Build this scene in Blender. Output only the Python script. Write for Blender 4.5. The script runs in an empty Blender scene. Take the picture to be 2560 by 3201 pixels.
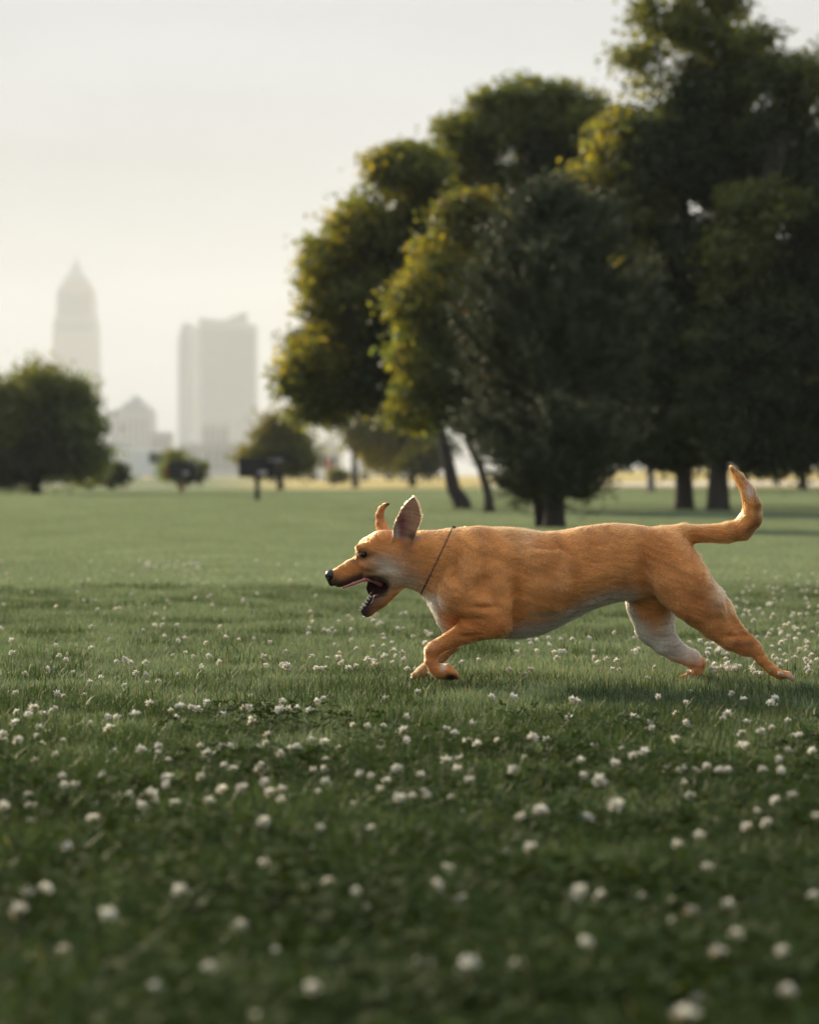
import bpy, bmesh, math, random
import numpy as np
from mathutils import Vector, Matrix
rng = np.random.default_rng(7)
random.seed(7)
R = math.radians
scene = bpy.context.scene
COL = scene.collection

# ------------------------------------------------------------------ camera, sky, sun, exposure
CAM_H, FOCUS, FPX = 0.555, 7.5, 85.0 / 24.0 * 2560.0      # eye height, dog distance, focal length in photo pixels
HORIZ = 1485.0                                            # photo row of the horizon
PITCH = math.atan((1600.5 - HORIZ) / FPX)
cam_d = bpy.data.cameras.new('camera')
cam_d.sensor_fit = 'HORIZONTAL'; cam_d.sensor_width = 24.0; cam_d.lens = 85.0
cam_d.clip_start = 0.05; cam_d.clip_end = 30000.0
cam_d.dof.use_dof = True; cam_d.dof.focus_distance = FOCUS - 0.04; cam_d.dof.aperture_fstop = 3.6
cam_d.dof.aperture_blades = 0
cam = bpy.data.objects.new('camera', cam_d); COL.objects.link(cam)
cam.location = (0, 0, CAM_H); cam.rotation_euler = (R(90) - PITCH, 0, 0)
scene.camera = cam

SUN_EL, SUN_AZ = R(19), R(-38)                            # azimuth measured from +Y, negative = to the left
sun_dir = Vector((math.sin(SUN_AZ) * math.cos(SUN_EL), math.cos(SUN_AZ) * math.cos(SUN_EL), math.sin(SUN_EL)))
world = bpy.data.worlds.new('World'); scene.world = world; world.use_nodes = True
nt = world.node_tree; nt.nodes.clear()
def N(tree, t, **kw):
    n = tree.nodes.new(t)
    for k, v in kw.items(): setattr(n, k, v)
    return n
w_out = N(nt, 'ShaderNodeOutputWorld'); w_bg = N(nt, 'ShaderNodeBackground')
sky = N(nt, 'ShaderNodeTexSky', sky_type='NISHITA', sun_disc=False)
sky.sun_elevation = SUN_EL; sky.sun_rotation = SUN_AZ; sky.air_density = 1.0; sky.dust_density = 4.0; sky.ozone_density = 1.0
# a thin even cloud veil over the whole dome, brightening to the zenith as an overcast sky does
tc = N(nt, 'ShaderNodeTexCoord'); sep = N(nt, 'ShaderNodeSeparateXYZ')
nt.links.new(tc.outputs['Generated'], sep.inputs[0])
ramp = N(nt, 'ShaderNodeMapRange'); ramp.inputs['From Min'].default_value = 0.0; ramp.inputs['From Max'].default_value = 1.0
ramp.inputs['To Min'].default_value = 1.0; ramp.inputs['To Max'].default_value = 2.8
nt.links.new(sep.outputs['Z'], ramp.inputs['Value'])
cn = N(nt, 'ShaderNodeTexNoise'); cn.inputs['Scale'].default_value = 4.5; cn.inputs['Detail'].default_value = 5.0; cn.inputs['Roughness'].default_value = 0.5
cmap = N(nt, 'ShaderNodeMapping'); cmap.inputs['Scale'].default_value = (1, 1, 4.5)
nt.links.new(tc.outputs['Generated'], cmap.inputs['Vector']); nt.links.new(cmap.outputs[0], cn.inputs['Vector'])
cr = N(nt, 'ShaderNodeMapRange'); cr.inputs['From Min'].default_value = 0.3; cr.inputs['From Max'].default_value = 0.7
cr.inputs['To Min'].default_value = 0.84; cr.inputs['To Max'].default_value = 1.10
nt.links.new(cn.outputs[0], cr.inputs['Value'])
mul = N(nt, 'ShaderNodeMath', operation='MULTIPLY'); nt.links.new(ramp.outputs[0], mul.inputs[0]); nt.links.new(cr.outputs[0], mul.inputs[1])
veil = N(nt, 'ShaderNodeVectorMath', operation='SCALE'); veil.inputs[0].default_value = (2.24, 2.36, 2.54)
nt.links.new(mul.outputs[0], veil.inputs['Scale'])
mixs = N(nt, 'ShaderNodeMix', data_type='RGBA'); mixs.inputs[0].default_value = 0.952
nt.links.new(sky.outputs[0], mixs.inputs[6]); nt.links.new(veil.outputs[0], mixs.inputs[7])
nt.links.new(mixs.outputs[2], w_bg.inputs['Color']); w_bg.inputs['Strength'].default_value = 0.1
nt.links.new(w_bg.outputs[0], w_out.inputs['Surface'])

sl = bpy.data.lights.new('sun', 'SUN'); sl.energy = 5.0; sl.angle = R(8.0); sl.color = (1.0, 0.82, 0.58)
so = bpy.data.objects.new('sun', sl); COL.objects.link(so)
so.rotation_euler = (-sun_dir).to_track_quat('-Z', 'Y').to_euler()

vs = scene.view_settings
scene.display_settings.display_device = 'sRGB'
vs.view_transform = 'Standard'; vs.look = 'None'; vs.gamma = 1.0; vs.use_curve_mapping = False; vs.exposure = 0.92
cy = scene.cycles
cy.use_denoising = True
try: cy.denoiser = 'OPENIMAGEDENOISE'
except Exception: pass
cy.max_bounces = 8; cy.diffuse_bounces = 4; cy.glossy_bounces = 3; cy.transmission_bounces = 6; cy.volume_bounces = 1; cy.transparent_max_bounces = 8
cy.sample_clamp_indirect = 6.0
cy.caustics_reflective = False; cy.caustics_refractive = False

# ------------------------------------------------------------------ helpers
def pix(sx, sy, depth):
    """photo pixel (2560 x 3201) at a distance -> world point"""
    cx, cz = (sx - 1280.0) / FPX, (1600.5 - sy) / FPX
    c, s = math.cos(PITCH), math.sin(PITCH)
    dy, dz = c + cz * s, cz * c - s
    k = depth / dy
    return Vector((cx * k, depth, CAM_H + dz * k))
def ground_pix(sx, sy, z=0.0):
    cx, cz = (sx - 1280.0) / FPX, (1600.5 - sy) / FPX
    c, s = math.cos(PITCH), math.sin(PITCH)
    dy, dz = c + cz * s, cz * c - s
    k = (z - CAM_H) / dz
    return Vector((cx * k, dy * k, z))
D2S = 2560.0 / 1724.0
def sst(a, b, x):
    t = np.clip((np.asarray(x, float) - a) / (b - a), 0, 1); return t * t * (3 - 2 * t)
def terrain(x, y):
    """height of the ground: flat lawn, a low bank far behind the trees on the right"""
    x = np.asarray(x, float); y = np.asarray(y, float)
    u = x / np.maximum(y, 1.0)
    und = 0.012 * np.sin(x * 0.9 + 1.3) * np.sin(y * 0.55) * sst(9, 14, y)
    return und + sst(85, 230, y) * (0.12 + 0.95 * sst(-0.02, 0.11, u)) * (1 - sst(900, 2500, y))

def link(o, parent=None):
    COL.objects.link(o)
    if parent is not None: o.parent = parent
    return o
def tag(o, label=None, cat=None, group=None, kind=None):
    if label: o['label'] = label
    if cat: o['category'] = cat
    if group: o['group'] = group
    if kind: o['kind'] = kind
    return o
def empty(name, loc, parent=None):
    o = bpy.data.objects.new(name, None); o.location = loc; o.empty_display_size = 0.05
    return link(o, parent)
def mesh_np(name, verts, faces, mat=None, smooth=True, attrs=None):
    """mesh from numpy arrays; faces (n,3) or (n,4)"""
    me = bpy.data.meshes.new(name)
    verts = np.asarray(verts, np.float32); faces = np.asarray(faces, np.int32)
    n, k = faces.shape
    me.vertices.add(len(verts)); me.vertices.foreach_set('co', verts.ravel())
    me.loops.add(n * k); me.loops.foreach_set('vertex_index', faces.ravel())
    me.polygons.add(n)
    me.polygons.foreach_set('loop_start', np.arange(0, n * k, k, dtype=np.int32))
    me.update(calc_edges=True)
    me.validate()
    me.polygons.foreach_set('use_smooth', np.full(len(me.polygons), smooth, dtype=bool))
    for an, (typ, arr) in (attrs or {}).items():
        a = me.attributes.new(an, typ, 'POINT')
        arr = np.asarray(arr, np.float32)
        if typ == 'FLOAT_COLOR':
            if arr.shape[1] == 3: arr = np.hstack([arr, np.ones((len(arr), 1), np.float32)])
            a.data.foreach_set('color', arr.ravel().astype(np.float32))
        elif typ == 'FLOAT_VECTOR': a.data.foreach_set('vector', arr.ravel())
        else: a.data.foreach_set('value', arr.ravel())
    if mat: me.materials.append(mat)
    return me
class MB:
    """collects boxes, tubes, lofts into one mesh"""
    def __init__(s): s.v = []; s.f = []
    def add(s, vs_, fs_):
        b = len(s.v); s.v += [tuple(p) for p in vs_]; s.f += [tuple(i + b for i in f) for f in fs_]
    def box(s, c, d, rz=0.0):
        cx, cy_, cz = c; hx, hy, hz = d[0] / 2, d[1] / 2, d[2] / 2
        ca, sa = math.cos(rz), math.sin(rz)
        vv = []
        for z in (-hz, hz):
            for (x, y) in ((-hx, -hy), (hx, -hy), (hx, hy), (-hx, hy)):
                vv.append((cx + x * ca - y * sa, cy_ + x * sa + y * ca, cz + z))
        s.add(vv, [(3, 2, 1, 0), (4, 5, 6, 7), (0, 1, 5, 4), (1, 2, 6, 5), (2, 3, 7, 6), (3, 0, 4, 7)])
    def tube(s, pts, rad, seg=10, cap=True):
        pts = [Vector(p) for p in pts]; n = len(pts); rings = []
        for i, p in enumerate(pts):
            t = (pts[min(i + 1, n - 1)] - pts[max(i - 1, 0)]).normalized()
            a = t.cross(Vector((0.31, 0.9, 0.12))).normalized(); b = t.cross(a)
            rings.append([p + (a * math.cos(q) + b * math.sin(q)) * rad[i] for q in [2 * math.pi * j / seg for j in range(seg)]])
        vv = [q for r_ in rings for q in r_]; ff = []
        for i in range(n - 1):
            for j in range(seg):
                j2 = (j + 1) % seg
                ff.append((i * seg + j, i * seg + j2, (i + 1) * seg + j2, (i + 1) * seg + j))
        if cap:
            ff.append(tuple(range(seg - 1, -1, -1))); ff.append(tuple((n - 1) * seg + j for j in range(seg)))
        s.add(vv, ff)
    def rings(s, rings, cap=True):
        """loft of rings with equal point counts"""
        m = len(rings[0]); vv = [q for r_ in rings for q in r_]; ff = []
        for i in range(len(rings) - 1):
            for j in range(m):
                j2 = (j + 1) % m
                ff.append((i * m + j, i * m + j2, (i + 1) * m + j2, (i + 1) * m + j))
        if cap:
            ff.append(tuple(range(m - 1, -1, -1))); ff.append(tuple((len(rings) - 1) * m + j for j in range(m)))
        s.add(vv, ff)
    def mesh(s, name, mat=None, smooth=False, bevel=0.0):
        me = bpy.data.meshes.new(name); me.from_pydata(s.v, [], s.f)
        bm = bmesh.new(); bm.from_mesh(me)
        bmesh.ops.recalc_face_normals(bm, faces=bm.faces)
        if bevel: bmesh.ops.bevel(bm, geom=list(bm.edges), offset=bevel, segments=1, affect='EDGES', profile=0.5)
        bm.to_mesh(me); bm.free()
        for p in me.polygons: p.use_smooth = smooth
        if mat: me.materials.append(mat)
        return me
    def build(s, name, mat, parent=None, smooth=False, bevel=0.0):
        return link(bpy.data.objects.new(name, s.mesh(name, mat, smooth, bevel)), parent)

# ------------------------------------------------------------------ materials
def new_mat(name):
    m = bpy.data.materials.new(name); m.use_nodes = True
    t = m.node_tree; t.nodes.clear()
    out = N(t, 'ShaderNodeOutputMaterial')
    return m, t, out
def plain(name, col, rough=0.6, noise=0.0, scale=3.0, metal=0.0, spec=0.5, bump=0.0):
    m, t, out = new_mat(name)
    p = N(t, 'ShaderNodeBsdfPrincipled'); p.inputs['Roughness'].default_value = rough; p.inputs['Metallic'].default_value = metal
    p.inputs['Specular IOR Level'].default_value = spec
    t.links.new(p.outputs[0], out.inputs[0])
    if noise:
        co = N(t, 'ShaderNodeTexCoord'); nz = N(t, 'ShaderNodeTexNoise'); nz.inputs['Scale'].default_value = scale; nz.inputs['Detail'].default_value = 6
        t.links.new(co.outputs['Object'], nz.inputs['Vector'])
        mx = N(t, 'ShaderNodeMix', data_type='RGBA')
        mx.inputs[6].default_value = tuple(c * (1 - noise) for c in col) + (1,); mx.inputs[7].default_value = tuple(min(1, c * (1 + noise)) for c in col) + (1,)
        t.links.new(nz.outputs[0], mx.inputs[0]); t.links.new(mx.outputs[2], p.inputs['Base Color'])
        if bump:
            b = N(t, 'ShaderNodeBump'); b.inputs['Strength'].default_value = bump; t.links.new(nz.outputs[0], b.inputs['Height']); t.links.new(b.outputs[0], p.inputs['Normal'])
    else:
        p.inputs['Base Color'].default_value = (*col, 1)
    return m
def leafy(name, trans=0.45, rough=0.45, warm=(1.25, 1.1, 0.5), spec=0.35, var=0.25, tgain=1.0):
    """thin leaf: attribute 'tint' for the leaf colour, some light passes through"""
    m, t, out = new_mat(name)
    at = N(t, 'ShaderNodeAttribute'); at.attribute_name = 'tint'
    oi = N(t, 'ShaderNodeObjectInfo')
    mr = N(t, 'ShaderNodeMapRange'); mr.inputs['To Min'].default_value = 1 - var; mr.inputs['To Max'].default_value = 1 + var
    t.links.new(oi.outputs['Random'], mr.inputs['Value'])
    sc = N(t, 'ShaderNodeVectorMath', operation='SCALE'); t.links.new(at.outputs['Color'], sc.inputs[0]); t.links.new(mr.outputs[0], sc.inputs['Scale'])
    p = N(t, 'ShaderNodeBsdfPrincipled'); p.inputs['Roughness'].default_value = rough; p.inputs['Specular IOR Level'].default_value = spec
    t.links.new(sc.outputs[0], p.inputs['Base Color'])
    wm = N(t, 'ShaderNodeVectorMath', operation='MULTIPLY'); wm.inputs[1].default_value = tuple(w * tgain for w in warm); t.links.new(sc.outputs[0], wm.inputs[0])
    tr = N(t, 'ShaderNodeBsdfTranslucent'); t.links.new(wm.outputs[0], tr.inputs['Color'])
    mx = N(t, 'ShaderNodeMixShader'); mx.inputs[0].default_value = trans
    t.links.new(p.outputs[0], mx.inputs[1]); t.links.new(tr.outputs[0], mx.inputs[2]); t.links.new(mx.outputs[0], out.inputs[0])
    return m

# ------------------------------------------------------------------ ground: one sheet to the horizon
def ground_material():
    m, t, out = new_mat('lawn_soil_and_turf')
    co = N(t, 'ShaderNodeTexCoord')
    def noise(scale, detail=6, rough=0.6, vec=None):
        n = N(t, 'ShaderNodeTexNoise'); n.inputs['Scale'].default_value = scale; n.inputs['Detail'].default_value = detail; n.inputs['Roughness'].default_value = rough
        t.links.new((vec or co.outputs['Object']), n.inputs['Vector']); return n
    n1 = noise(0.35); n2 = noise(14.0); n3 = noise(90.0, 3)
    mx = N(t, 'ShaderNodeMix', data_type='RGBA'); mx.inputs[6].default_value = (0.085, 0.125, 0.068, 1); mx.inputs[7].default_value = (0.170, 0.215, 0.135, 1)
    t.links.new(n1.outputs[0], mx.inputs[0])
    mx2 = N(t, 'ShaderNodeMix', data_type='RGBA', blend_type='OVERLAY'); mx2.inputs[0].default_value = 0.7
    t.links.new(mx.outputs[2], mx2.inputs[6]); t.links.new(n2.outputs[0], mx2.inputs[7])
    # far field of dry, straw-coloured grass
    sp = N(t, 'ShaderNodeSeparateXYZ'); t.links.new(co.outputs['Object'], sp.inputs[0])
    n4 = noise(0.05, 3); ad = N(t, 'ShaderNodeMath', operation='MULTIPLY_ADD'); ad.inputs[1].default_value = 40.0; t.links.new(n4.outputs[0], ad.inputs[0]); t.links.new(sp.outputs['Y'], ad.inputs[2])
    fr = N(t, 'ShaderNodeMapRange', interpolation_type='SMOOTHSTEP'); fr.inputs['From Min'].default_value = 112; fr.inputs['From Max'].default_value = 140
    t.links.new(ad.outputs[0], fr.inputs['Value'])
    mx3 = N(t, 'ShaderNodeMix', data_type='RGBA'); mx3.inputs[7].default_value = (0.40, 0.33, 0.13, 1)
    xr = N(t, 'ShaderNodeMath', operation='DIVIDE'); t.links.new(sp.outputs['X'], xr.inputs[0]); t.links.new(sp.outputs['Y'], xr.inputs[1])
    xm = N(t, 'ShaderNodeMapRange', interpolation_type='SMOOTHSTEP'); xm.inputs['From Min'].default_value = -0.075; xm.inputs['From Max'].default_value = -0.03; xm.inputs['To Min'].default_value = 0.15; t.links.new(xr.outputs[0], xm.inputs['Value'])
    fm = N(t, 'ShaderNodeMath', operation='MULTIPLY'); t.links.new(fr.outputs[0], fm.inputs[0]); t.links.new(xm.outputs[0], fm.inputs[1])
    t.links.new(fm.outputs[0], mx3.inputs[0]); t.links.new(mx2.outputs[2], mx3.inputs[6])
    p = N(t, 'ShaderNodeBsdfPrincipled'); p.inputs['Roughness'].default_value = 0.75; p.inputs['Specular IOR Level'].default_value = 0.08
    t.links.new(mx3.outputs[2], p.inputs['Base Color'])
    b = N(t, 'ShaderNodeBump'); b.inputs['Strength'].default_value = 0.6; b.inputs['Distance'].default_value = 0.05
    t.links.new(n3.outputs[0], b.inputs['Height']); t.links.new(b.outputs[0], p.inputs['Normal'])
    t.links.new(p.outputs[0], out.inputs[0])
    return m
def sheet(name, xs, ys, mat, dz=0.0, hfun=terrain):
    X, Y = np.meshgrid(xs, ys, indexing='xy'); Z = hfun(X, Y) + dz
    v = np.stack([X, Y, Z], -1).reshape(-1, 3); nx, ny = len(xs), len(ys)
    i = (np.arange(ny - 1)[:, None] * nx + np.arange(nx - 1)[None, :]).ravel()
    f = np.stack([i, i + 1, i + nx + 1, i + nx], -1)
    return link(bpy.data.objects.new(name, mesh_np(name, v, f, mat)))
def spaced(vals): return np.unique(np.concatenate(vals))
xs = spaced([np.linspace(-6, 6, 49), np.linspace(-60, 60, 61), np.linspace(-400, 400, 41), np.linspace(-4300, 4300, 31)])
ys = spaced([np.linspace(-20, 30, 101), np.linspace(30, 280, 101), np.linspace(280, 1000, 25), np.linspace(1000, 4600, 13), np.array([-600, -200.0])])
lawn = tag(sheet('lawn', xs, ys, ground_material()), kind='structure')
# pale concrete path crossing far behind the trees
pm = plain('pale_concrete', (0.48, 0.45, 0.40), 0.8, 0.12, 1.5)
path = tag(sheet('path', np.linspace(3.0, 60, 40), np.linspace(116, 126, 8), pm, 0.03), kind='structure')
# ------------------------------------------------------------------ far city in the haze
stone_m = plain('tower_stone', (0.24, 0.205, 0.18), 0.7, 0.1, 0.02)
glass_m = plain('tower_glass', (0.05, 0.06, 0.07), 0.3, 0.1, 0.02, spec=0.8)
conc_m = plain('pale_cladding', (0.24, 0.26, 0.29), 0.6, 0.1, 0.02)
roof_m = plain('metal_roof', (0.24, 0.25, 0.26), 0.5, 0.1, 0.02)
brick_m = plain('low_block_wall', (0.33, 0.31, 0.29), 0.8, 0.1, 0.02)
def sq(cx, cy_, z, wx, wy): return [(cx - wx, cy_ - wy, z), (cx + wx, cy_ - wy, z), (cx + wx, cy_ + wy, z), (cx - wx, cy_ + wy, z)]
def facade_strips(parent, cx, yfront, z0, z1, half, n, w, mat):
    """window strips set 0.4 m proud of a facade facing the park"""
    m0 = None
    for i in range(n):
        x = cx - half + (i + 0.5) * 2 * half / n
        if m0 is None:
            b = MB(); b.box((0, 0, 0), (w, 0.8, z1 - z0)); m0 = b.mesh('window_strip', mat)
        o = link(bpy.data.objects.new('window_strip', m0), parent); o.location = (x, yfront, (z0 + z1) / 2)
# pointed tower
TD = 3700.0
def tz(sy): return pix(225, sy, TD).z
def tw(px): return px * TD / FPX
tcx = pix(231, 1000, TD).x
tower = tag(empty('skyscraper', (tcx, TD, 0)), 'tall hazy stone tower with stepped shoulders and pointed pyramid top behind left tree', 'skyscraper', 'hazy city buildings')
def tpart(name, rows, mat):
    b = MB(); b.rings([sq(0, 30, z, w, w) for (z, w) in rows]); return b.build(name, mat, tower)
tpart('base_shaft', [(0, tw(74)), (tz(1200), tw(71)), (tz(996), tw(66))], stone_m)
tpart('upper_shaft', [(tz(996), tw(58)), (tz(905), tw(55))], stone_m)
tpart('setback', [(tz(905), tw(52)), (tz(888), tw(48)), (tz(887), tw(40)), (tz(868), tw(36))], stone_m)
tpart('pyramid_roof', [(tz(868), tw(33)), (tz(846), tw(20)), (tz(822), tw(9)), (tz(798), tw(1.0))], roof_m)
b = MB(); b.tube([(0, 30, tz(803)), (0, 30, tz(786))], [1.0, 0.3], 6); b.build('spire', roof_m, tower)
facade_strips(tower, 0, 30 - tw(66), 20, tz(1005), tw(60), 9, tw(6), glass_m)
facade_strips(tower, 0, 30 - tw(58), tz(985), tz(915), tw(50), 7, tw(6), glass_m)
# slab tower with a slanted, notched top
SD = 3000.0
def sxw(sx): return pix(sx, 1000, SD).x
def szw(sy): return pix(1000, sy, SD).z
slab = tag(empty('office_tower', (0, SD, 0)), 'broad hazy glass office tower with slanted notched roofline right of pointed tower', 'office tower', 'hazy city buildings')
def prism(pts, y0, y1, name, mat, parent):
    b = MB(); b.rings([[(x, y, z) for (x, z) in pts] for y in (y0, y1)]); return b.build(name, mat, parent)
prism([(sxw(625), 0), (sxw(797), 0), (sxw(797), szw(1014)), (sxw(768), szw(1012)), (sxw(766), szw(973)), (sxw(700), szw(1001)), (sxw(617), szw(993)), (sxw(625), szw(1010))], 0, 55, 'main_block', conc_m, slab)
prism([(sxw(552), 0), (sxw(585), 0), (sxw(585), szw(1003)), (sxw(568), szw(1010)), (sxw(552), szw(1060))], 14, 60, 'side_wing', conc_m, slab)
prism([(sxw(584), 0), (sxw(626), 0), (sxw(626), szw(1012)), (sxw(584), szw(1012))], 22, 58, 'recessed_bay', plain('lit_cladding_tone', (.7, .68, .64), .5), slab)  # lighter cladding colour stands for light reflecting off this strip
hx = (sxw(795) - sxw(632)) / 2
facade_strips(slab, (sxw(795) + sxw(632)) / 2, 0, 15, szw(1030), hx, 12, hx * 2 / 12 * 0.55, glass_m)
# gabled mid-rise between the towers
GD = 2200.0
gx = lambda s_: pix(s_, 1000, GD).x
gz = lambda s_: pix(600, s_, GD).z
gab = tag(empty('gabled_office_block', (0, GD, 0)), 'small hazy office block with peaked gable roof between the two towers', 'office block', 'hazy city buildings')
prism([(gx(340), 0), (gx(474), 0), (gx(474), gz(1285)), (gx(340), gz(1295))], 0, 40, 'wall', brick_m, gab)
prism([(gx(346), gz(1292)), (gx(470), gz(1288)), (gx(464), gz(1270)), (gx(448), gz(1267)), (gx(442), gz(1254)), (gx(421), gz(1234)), (gx(402), gz(1254)), (gx(384), gz(1260)), (gx(378), gz(1274)), (gx(352), gz(1279))], 2, 38, 'roof', roof_m, gab)
facade_strips(gab, gx(407), 0, 6, gz(1310), gx(465) - gx(407), 6, (gx(465) - gx(407)) / 9, glass_m)
lit = bpy.data.materials.new('sun_glint_glow'); lit.use_nodes = True  # emissive amber for sun glints on windows
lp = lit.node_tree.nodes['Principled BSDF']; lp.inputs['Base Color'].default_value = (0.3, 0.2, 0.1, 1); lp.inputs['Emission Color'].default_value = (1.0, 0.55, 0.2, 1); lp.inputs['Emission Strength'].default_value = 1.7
for k, (a0, a1, b0, b1, dd, lab) in enumerate((
        (470, 532, 1356, 1500, 1900, 'low hazy block with flat roof beside the gabled office block'),
        (560, 640, 1392, 1500, 1700, 'low wide hazy block in front of the slab tower left corner'),
        (632, 716, 1330, 1500, 2100, 'middle-height hazy block standing before the slab tower'),
        (640, 770, 1392, 1500, 1500, 'long low hazy block below the slab tower'),
        (330, 400, 1400, 1500, 1400, 'low hazy block just right of the left tree'),
        (770, 900, 1400, 1500, 1800, 'low hazy block half hidden by small brown tree'),
        (240, 330, 1390, 1500, 1600, 'low hazy block hidden behind the left tree edge'))):
    e = tag(empty('city_block', (0, dd, 0)), lab, 'building', 'hazy city buildings')
    xa, xb, zt = pix(a0, 1000, dd).x, pix(a1, 1000, dd).x, pix(600, b0, dd).z
    prism([(xa, 0), (xb, 0), (xb, zt), (xa, zt)], 0, 30, 'wall', brick_m, e)
    prism([(xa - 0.5, zt), (xb + 0.5, zt), (xb + 0.5, zt + 1.2), (xa - 0.5, zt + 1.2)], -0.5, 30.5, 'parapet', roof_m, e)
    n = 5
    facade_strips(e, (xa + xb) / 2, 0, 3, zt - 2, (xb - xa) / 2, n, (xb - xa) / n * 0.5, glass_m)
# amber glowing stand-ins for sun glints on windows, low between the buildings
e = tag(empty('glint_panel', (0, 700, 0)), 'amber glowing panel standing in for sun glint, beside the white tent roof', 'sun glint')
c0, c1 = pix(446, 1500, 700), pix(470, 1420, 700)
bb = MB(); bb.box(((c0.x + c1.x) / 2, 0, (c0.z + c1.z) / 2), (c1.x - c0.x, 0.6, c1.z - c0.z)); bb.build('glow_front', lit, e)
bb = MB(); bb.box(((c0.x + c1.x) / 2, 0.7, c1.z / 2 + 0.4), (c1.x - c0.x + 1.4, 0.7, c1.z + 0.8)); bb.build('glint_frame', roof_m, e)
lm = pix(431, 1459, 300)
st = tag(empty('glint_globe', (lm.x, 300, 0)), 'small amber glowing globe standing in for sun glint, left of glowing panel', 'street lamp')  # added globe on a pole stands in for a sun glint
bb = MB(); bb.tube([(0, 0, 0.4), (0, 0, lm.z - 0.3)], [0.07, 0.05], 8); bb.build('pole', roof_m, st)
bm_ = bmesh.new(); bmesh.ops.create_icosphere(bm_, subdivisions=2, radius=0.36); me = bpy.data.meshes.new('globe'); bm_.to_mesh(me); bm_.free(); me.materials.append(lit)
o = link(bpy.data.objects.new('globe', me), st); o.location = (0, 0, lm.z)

# ------------------------------------------------------------------ small things across the park
white_m = plain('white_paint', (0.78, 0.77, 0.74), 0.5, 0.05, 0.5)
dark_m = plain('black_iron', (0.012, 0.012, 0.013), 0.85, 0.3, 9.0)
steel_m = plain('worn_steel', (0.45, 0.46, 0.47), 0.35, 0.2, 6.0, metal=0.8)
post_m = plain('green_post', (0.03, 0.05, 0.03), 0.6, 0.3, 8)
rust_m = plain('rusty_post', (0.20, 0.10, 0.04), 0.8, 0.3, 8)
red_m = plain('red_panel', (0.35, 0.03, 0.02), 0.5, 0.1, 5)
# white tent
def tent(name, s0, s1, ytop, ybase, depth, label):
    a, b_, zt = pix(s0, 1500, depth).x, pix(s1, 1500, depth).x, pix(600, ytop, depth).z
    g = float(terrain((a + b_) / 2, depth)); w = b_ - a; ze = g + (zt - g) * 0.45
    e = tag(empty(name, ((a + b_) / 2, depth, g)), label, 'tent')
    z0 = ze - g; z1 = zt - g
    m = MB(); m.rings([sq(0, 0, z0, w / 2, w / 2), sq(-w * .1, 0, z0 + (z1 - z0) * .5, w * .22, w * .22), sq(-w * .16, 0, z1, w * .02, w * .02)]); m.build('canopy', white_m, e)
    for sx_ in (-1, 1):
        for sy_ in (-1, 1):
            m = MB(); m.tube([(sx_ * w * .47, sy_ * w * .47, -0.1), (sx_ * w * .47, sy_ * w * .47, z0 + .02)], [.05, .05], 8); m.build('pole', steel_m, e)
tent('party_tent', 325, 425, 1418, 1500, 210, 'white peaked tent roof right of the big left tree')
def car(name, sx, sy_base, length_px, depth, label, body_m, van=False):
    c = pix(sx, sy_base, depth); g = float(terrain(c.x, depth)); Lc = 4.4
    e = tag(empty(name, (c.x, depth, g)), label, 'van' if van else 'car', 'vehicles parked across the park')
    if van: prof = [(-2.4, .35), (2.4, .35), (2.45, .9), (2.2, 1.15), (1.5, 2.05), (-2.3, 2.15), (-2.42, 1.0)]
    else: prof = [(-2.2, .35), (2.2, .35), (2.2, .75), (1.2, .95), (.6, 1.42), (-1.0, 1.45), (-1.7, 1.0), (-2.2, .9)]
    m = MB(); m.rings([[(x, y, z) for x, z in prof] for y in (-.85, .85)]); m.build('body', body_m, e, bevel=.05)
    w = [(.5, 1.36), (1.05, .98), (-1.5, 1.0), (-.95, 1.38)] if not van else [(1.4, 1.95), (2.05, 1.2), (.3, 1.2), (.3, 1.95)]
    for s_ in (-1, 1):
        m = MB(); m.rings([[(x, y, z) for x, z in w] for y in (s_ * .852, s_ * .87)]); m.build('window', glass_m, e)
        for wx in (-1.4, 1.4):
            m = MB(); m.tube([(wx, s_ * .70, .33), (wx, s_ * .88, .33)], [.33, .33], 14); wh = m.build('wheel', dark_m, e)
            m = MB(); m.tube([(wx, s_ * .881, .33), (wx, s_ * .89, .33)], [.18, .17], 10); m.build('rim', steel_m, wh)
    return e
car('parked_van', 455, 1520, 100, 190, 'white van parked beside the white tent', white_m, True)
car('parked_car', 1200, 1500, 60, 210, 'white car parked on the far field beneath the background trees', white_m)
car('parked_car', 920, 1500, 60, 215, 'white car parked just right of the small brown tree', white_m)
car('parked_car', 1278, 1500, 60, 205, 'white car parked left of the leaning trunk', plain('silver_paint', (.6, .6, .6), .3))
# white house glimpsed under the crowns
hd = 235.0
h0, h1 = pix(985, 1500, hd).x, pix(1068, 1500, hd).x; hg = float(terrain((h0 + h1) / 2, hd)); hz1 = pix(600, 1405, hd).z - hg
hs = tag(empty('white_house', ((h0 + h1) / 2, hd, hg)), 'small white house with gable glimpsed under the tree crowns', 'house')
hw = (h1 - h0) / 2
m = MB(); m.rings([sq(0, 3, -.2, hw, 3), sq(0, 3, hz1, hw, 3)]); m.build('wall', white_m, hs)
m = MB(); m.rings([[(x, y, z) for x, z in ((-hw * 1.12, hz1), (hw * 1.12, hz1), (0, hz1 + hw * 1.1))] for y in (-.25, 6.25)]); m.build('roof', white_m, hs)
for wx in (-.45, .45):
    m = MB(); m.box((wx * hw, -.03, hz1 * .62), (hw * .34, .08, hz1 * .36)); wo = m.build('window', glass_m, hs)
    m = MB(); m.box((wx * hw, -.07, hz1 * .42), (hw * .44, .12, .07)); m.build('sill', white_m, wo)
m = MB(); m.box((0, -.03, .85), (hw * .3, .08, 1.9)); m.build('door', red_m, hs)
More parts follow.
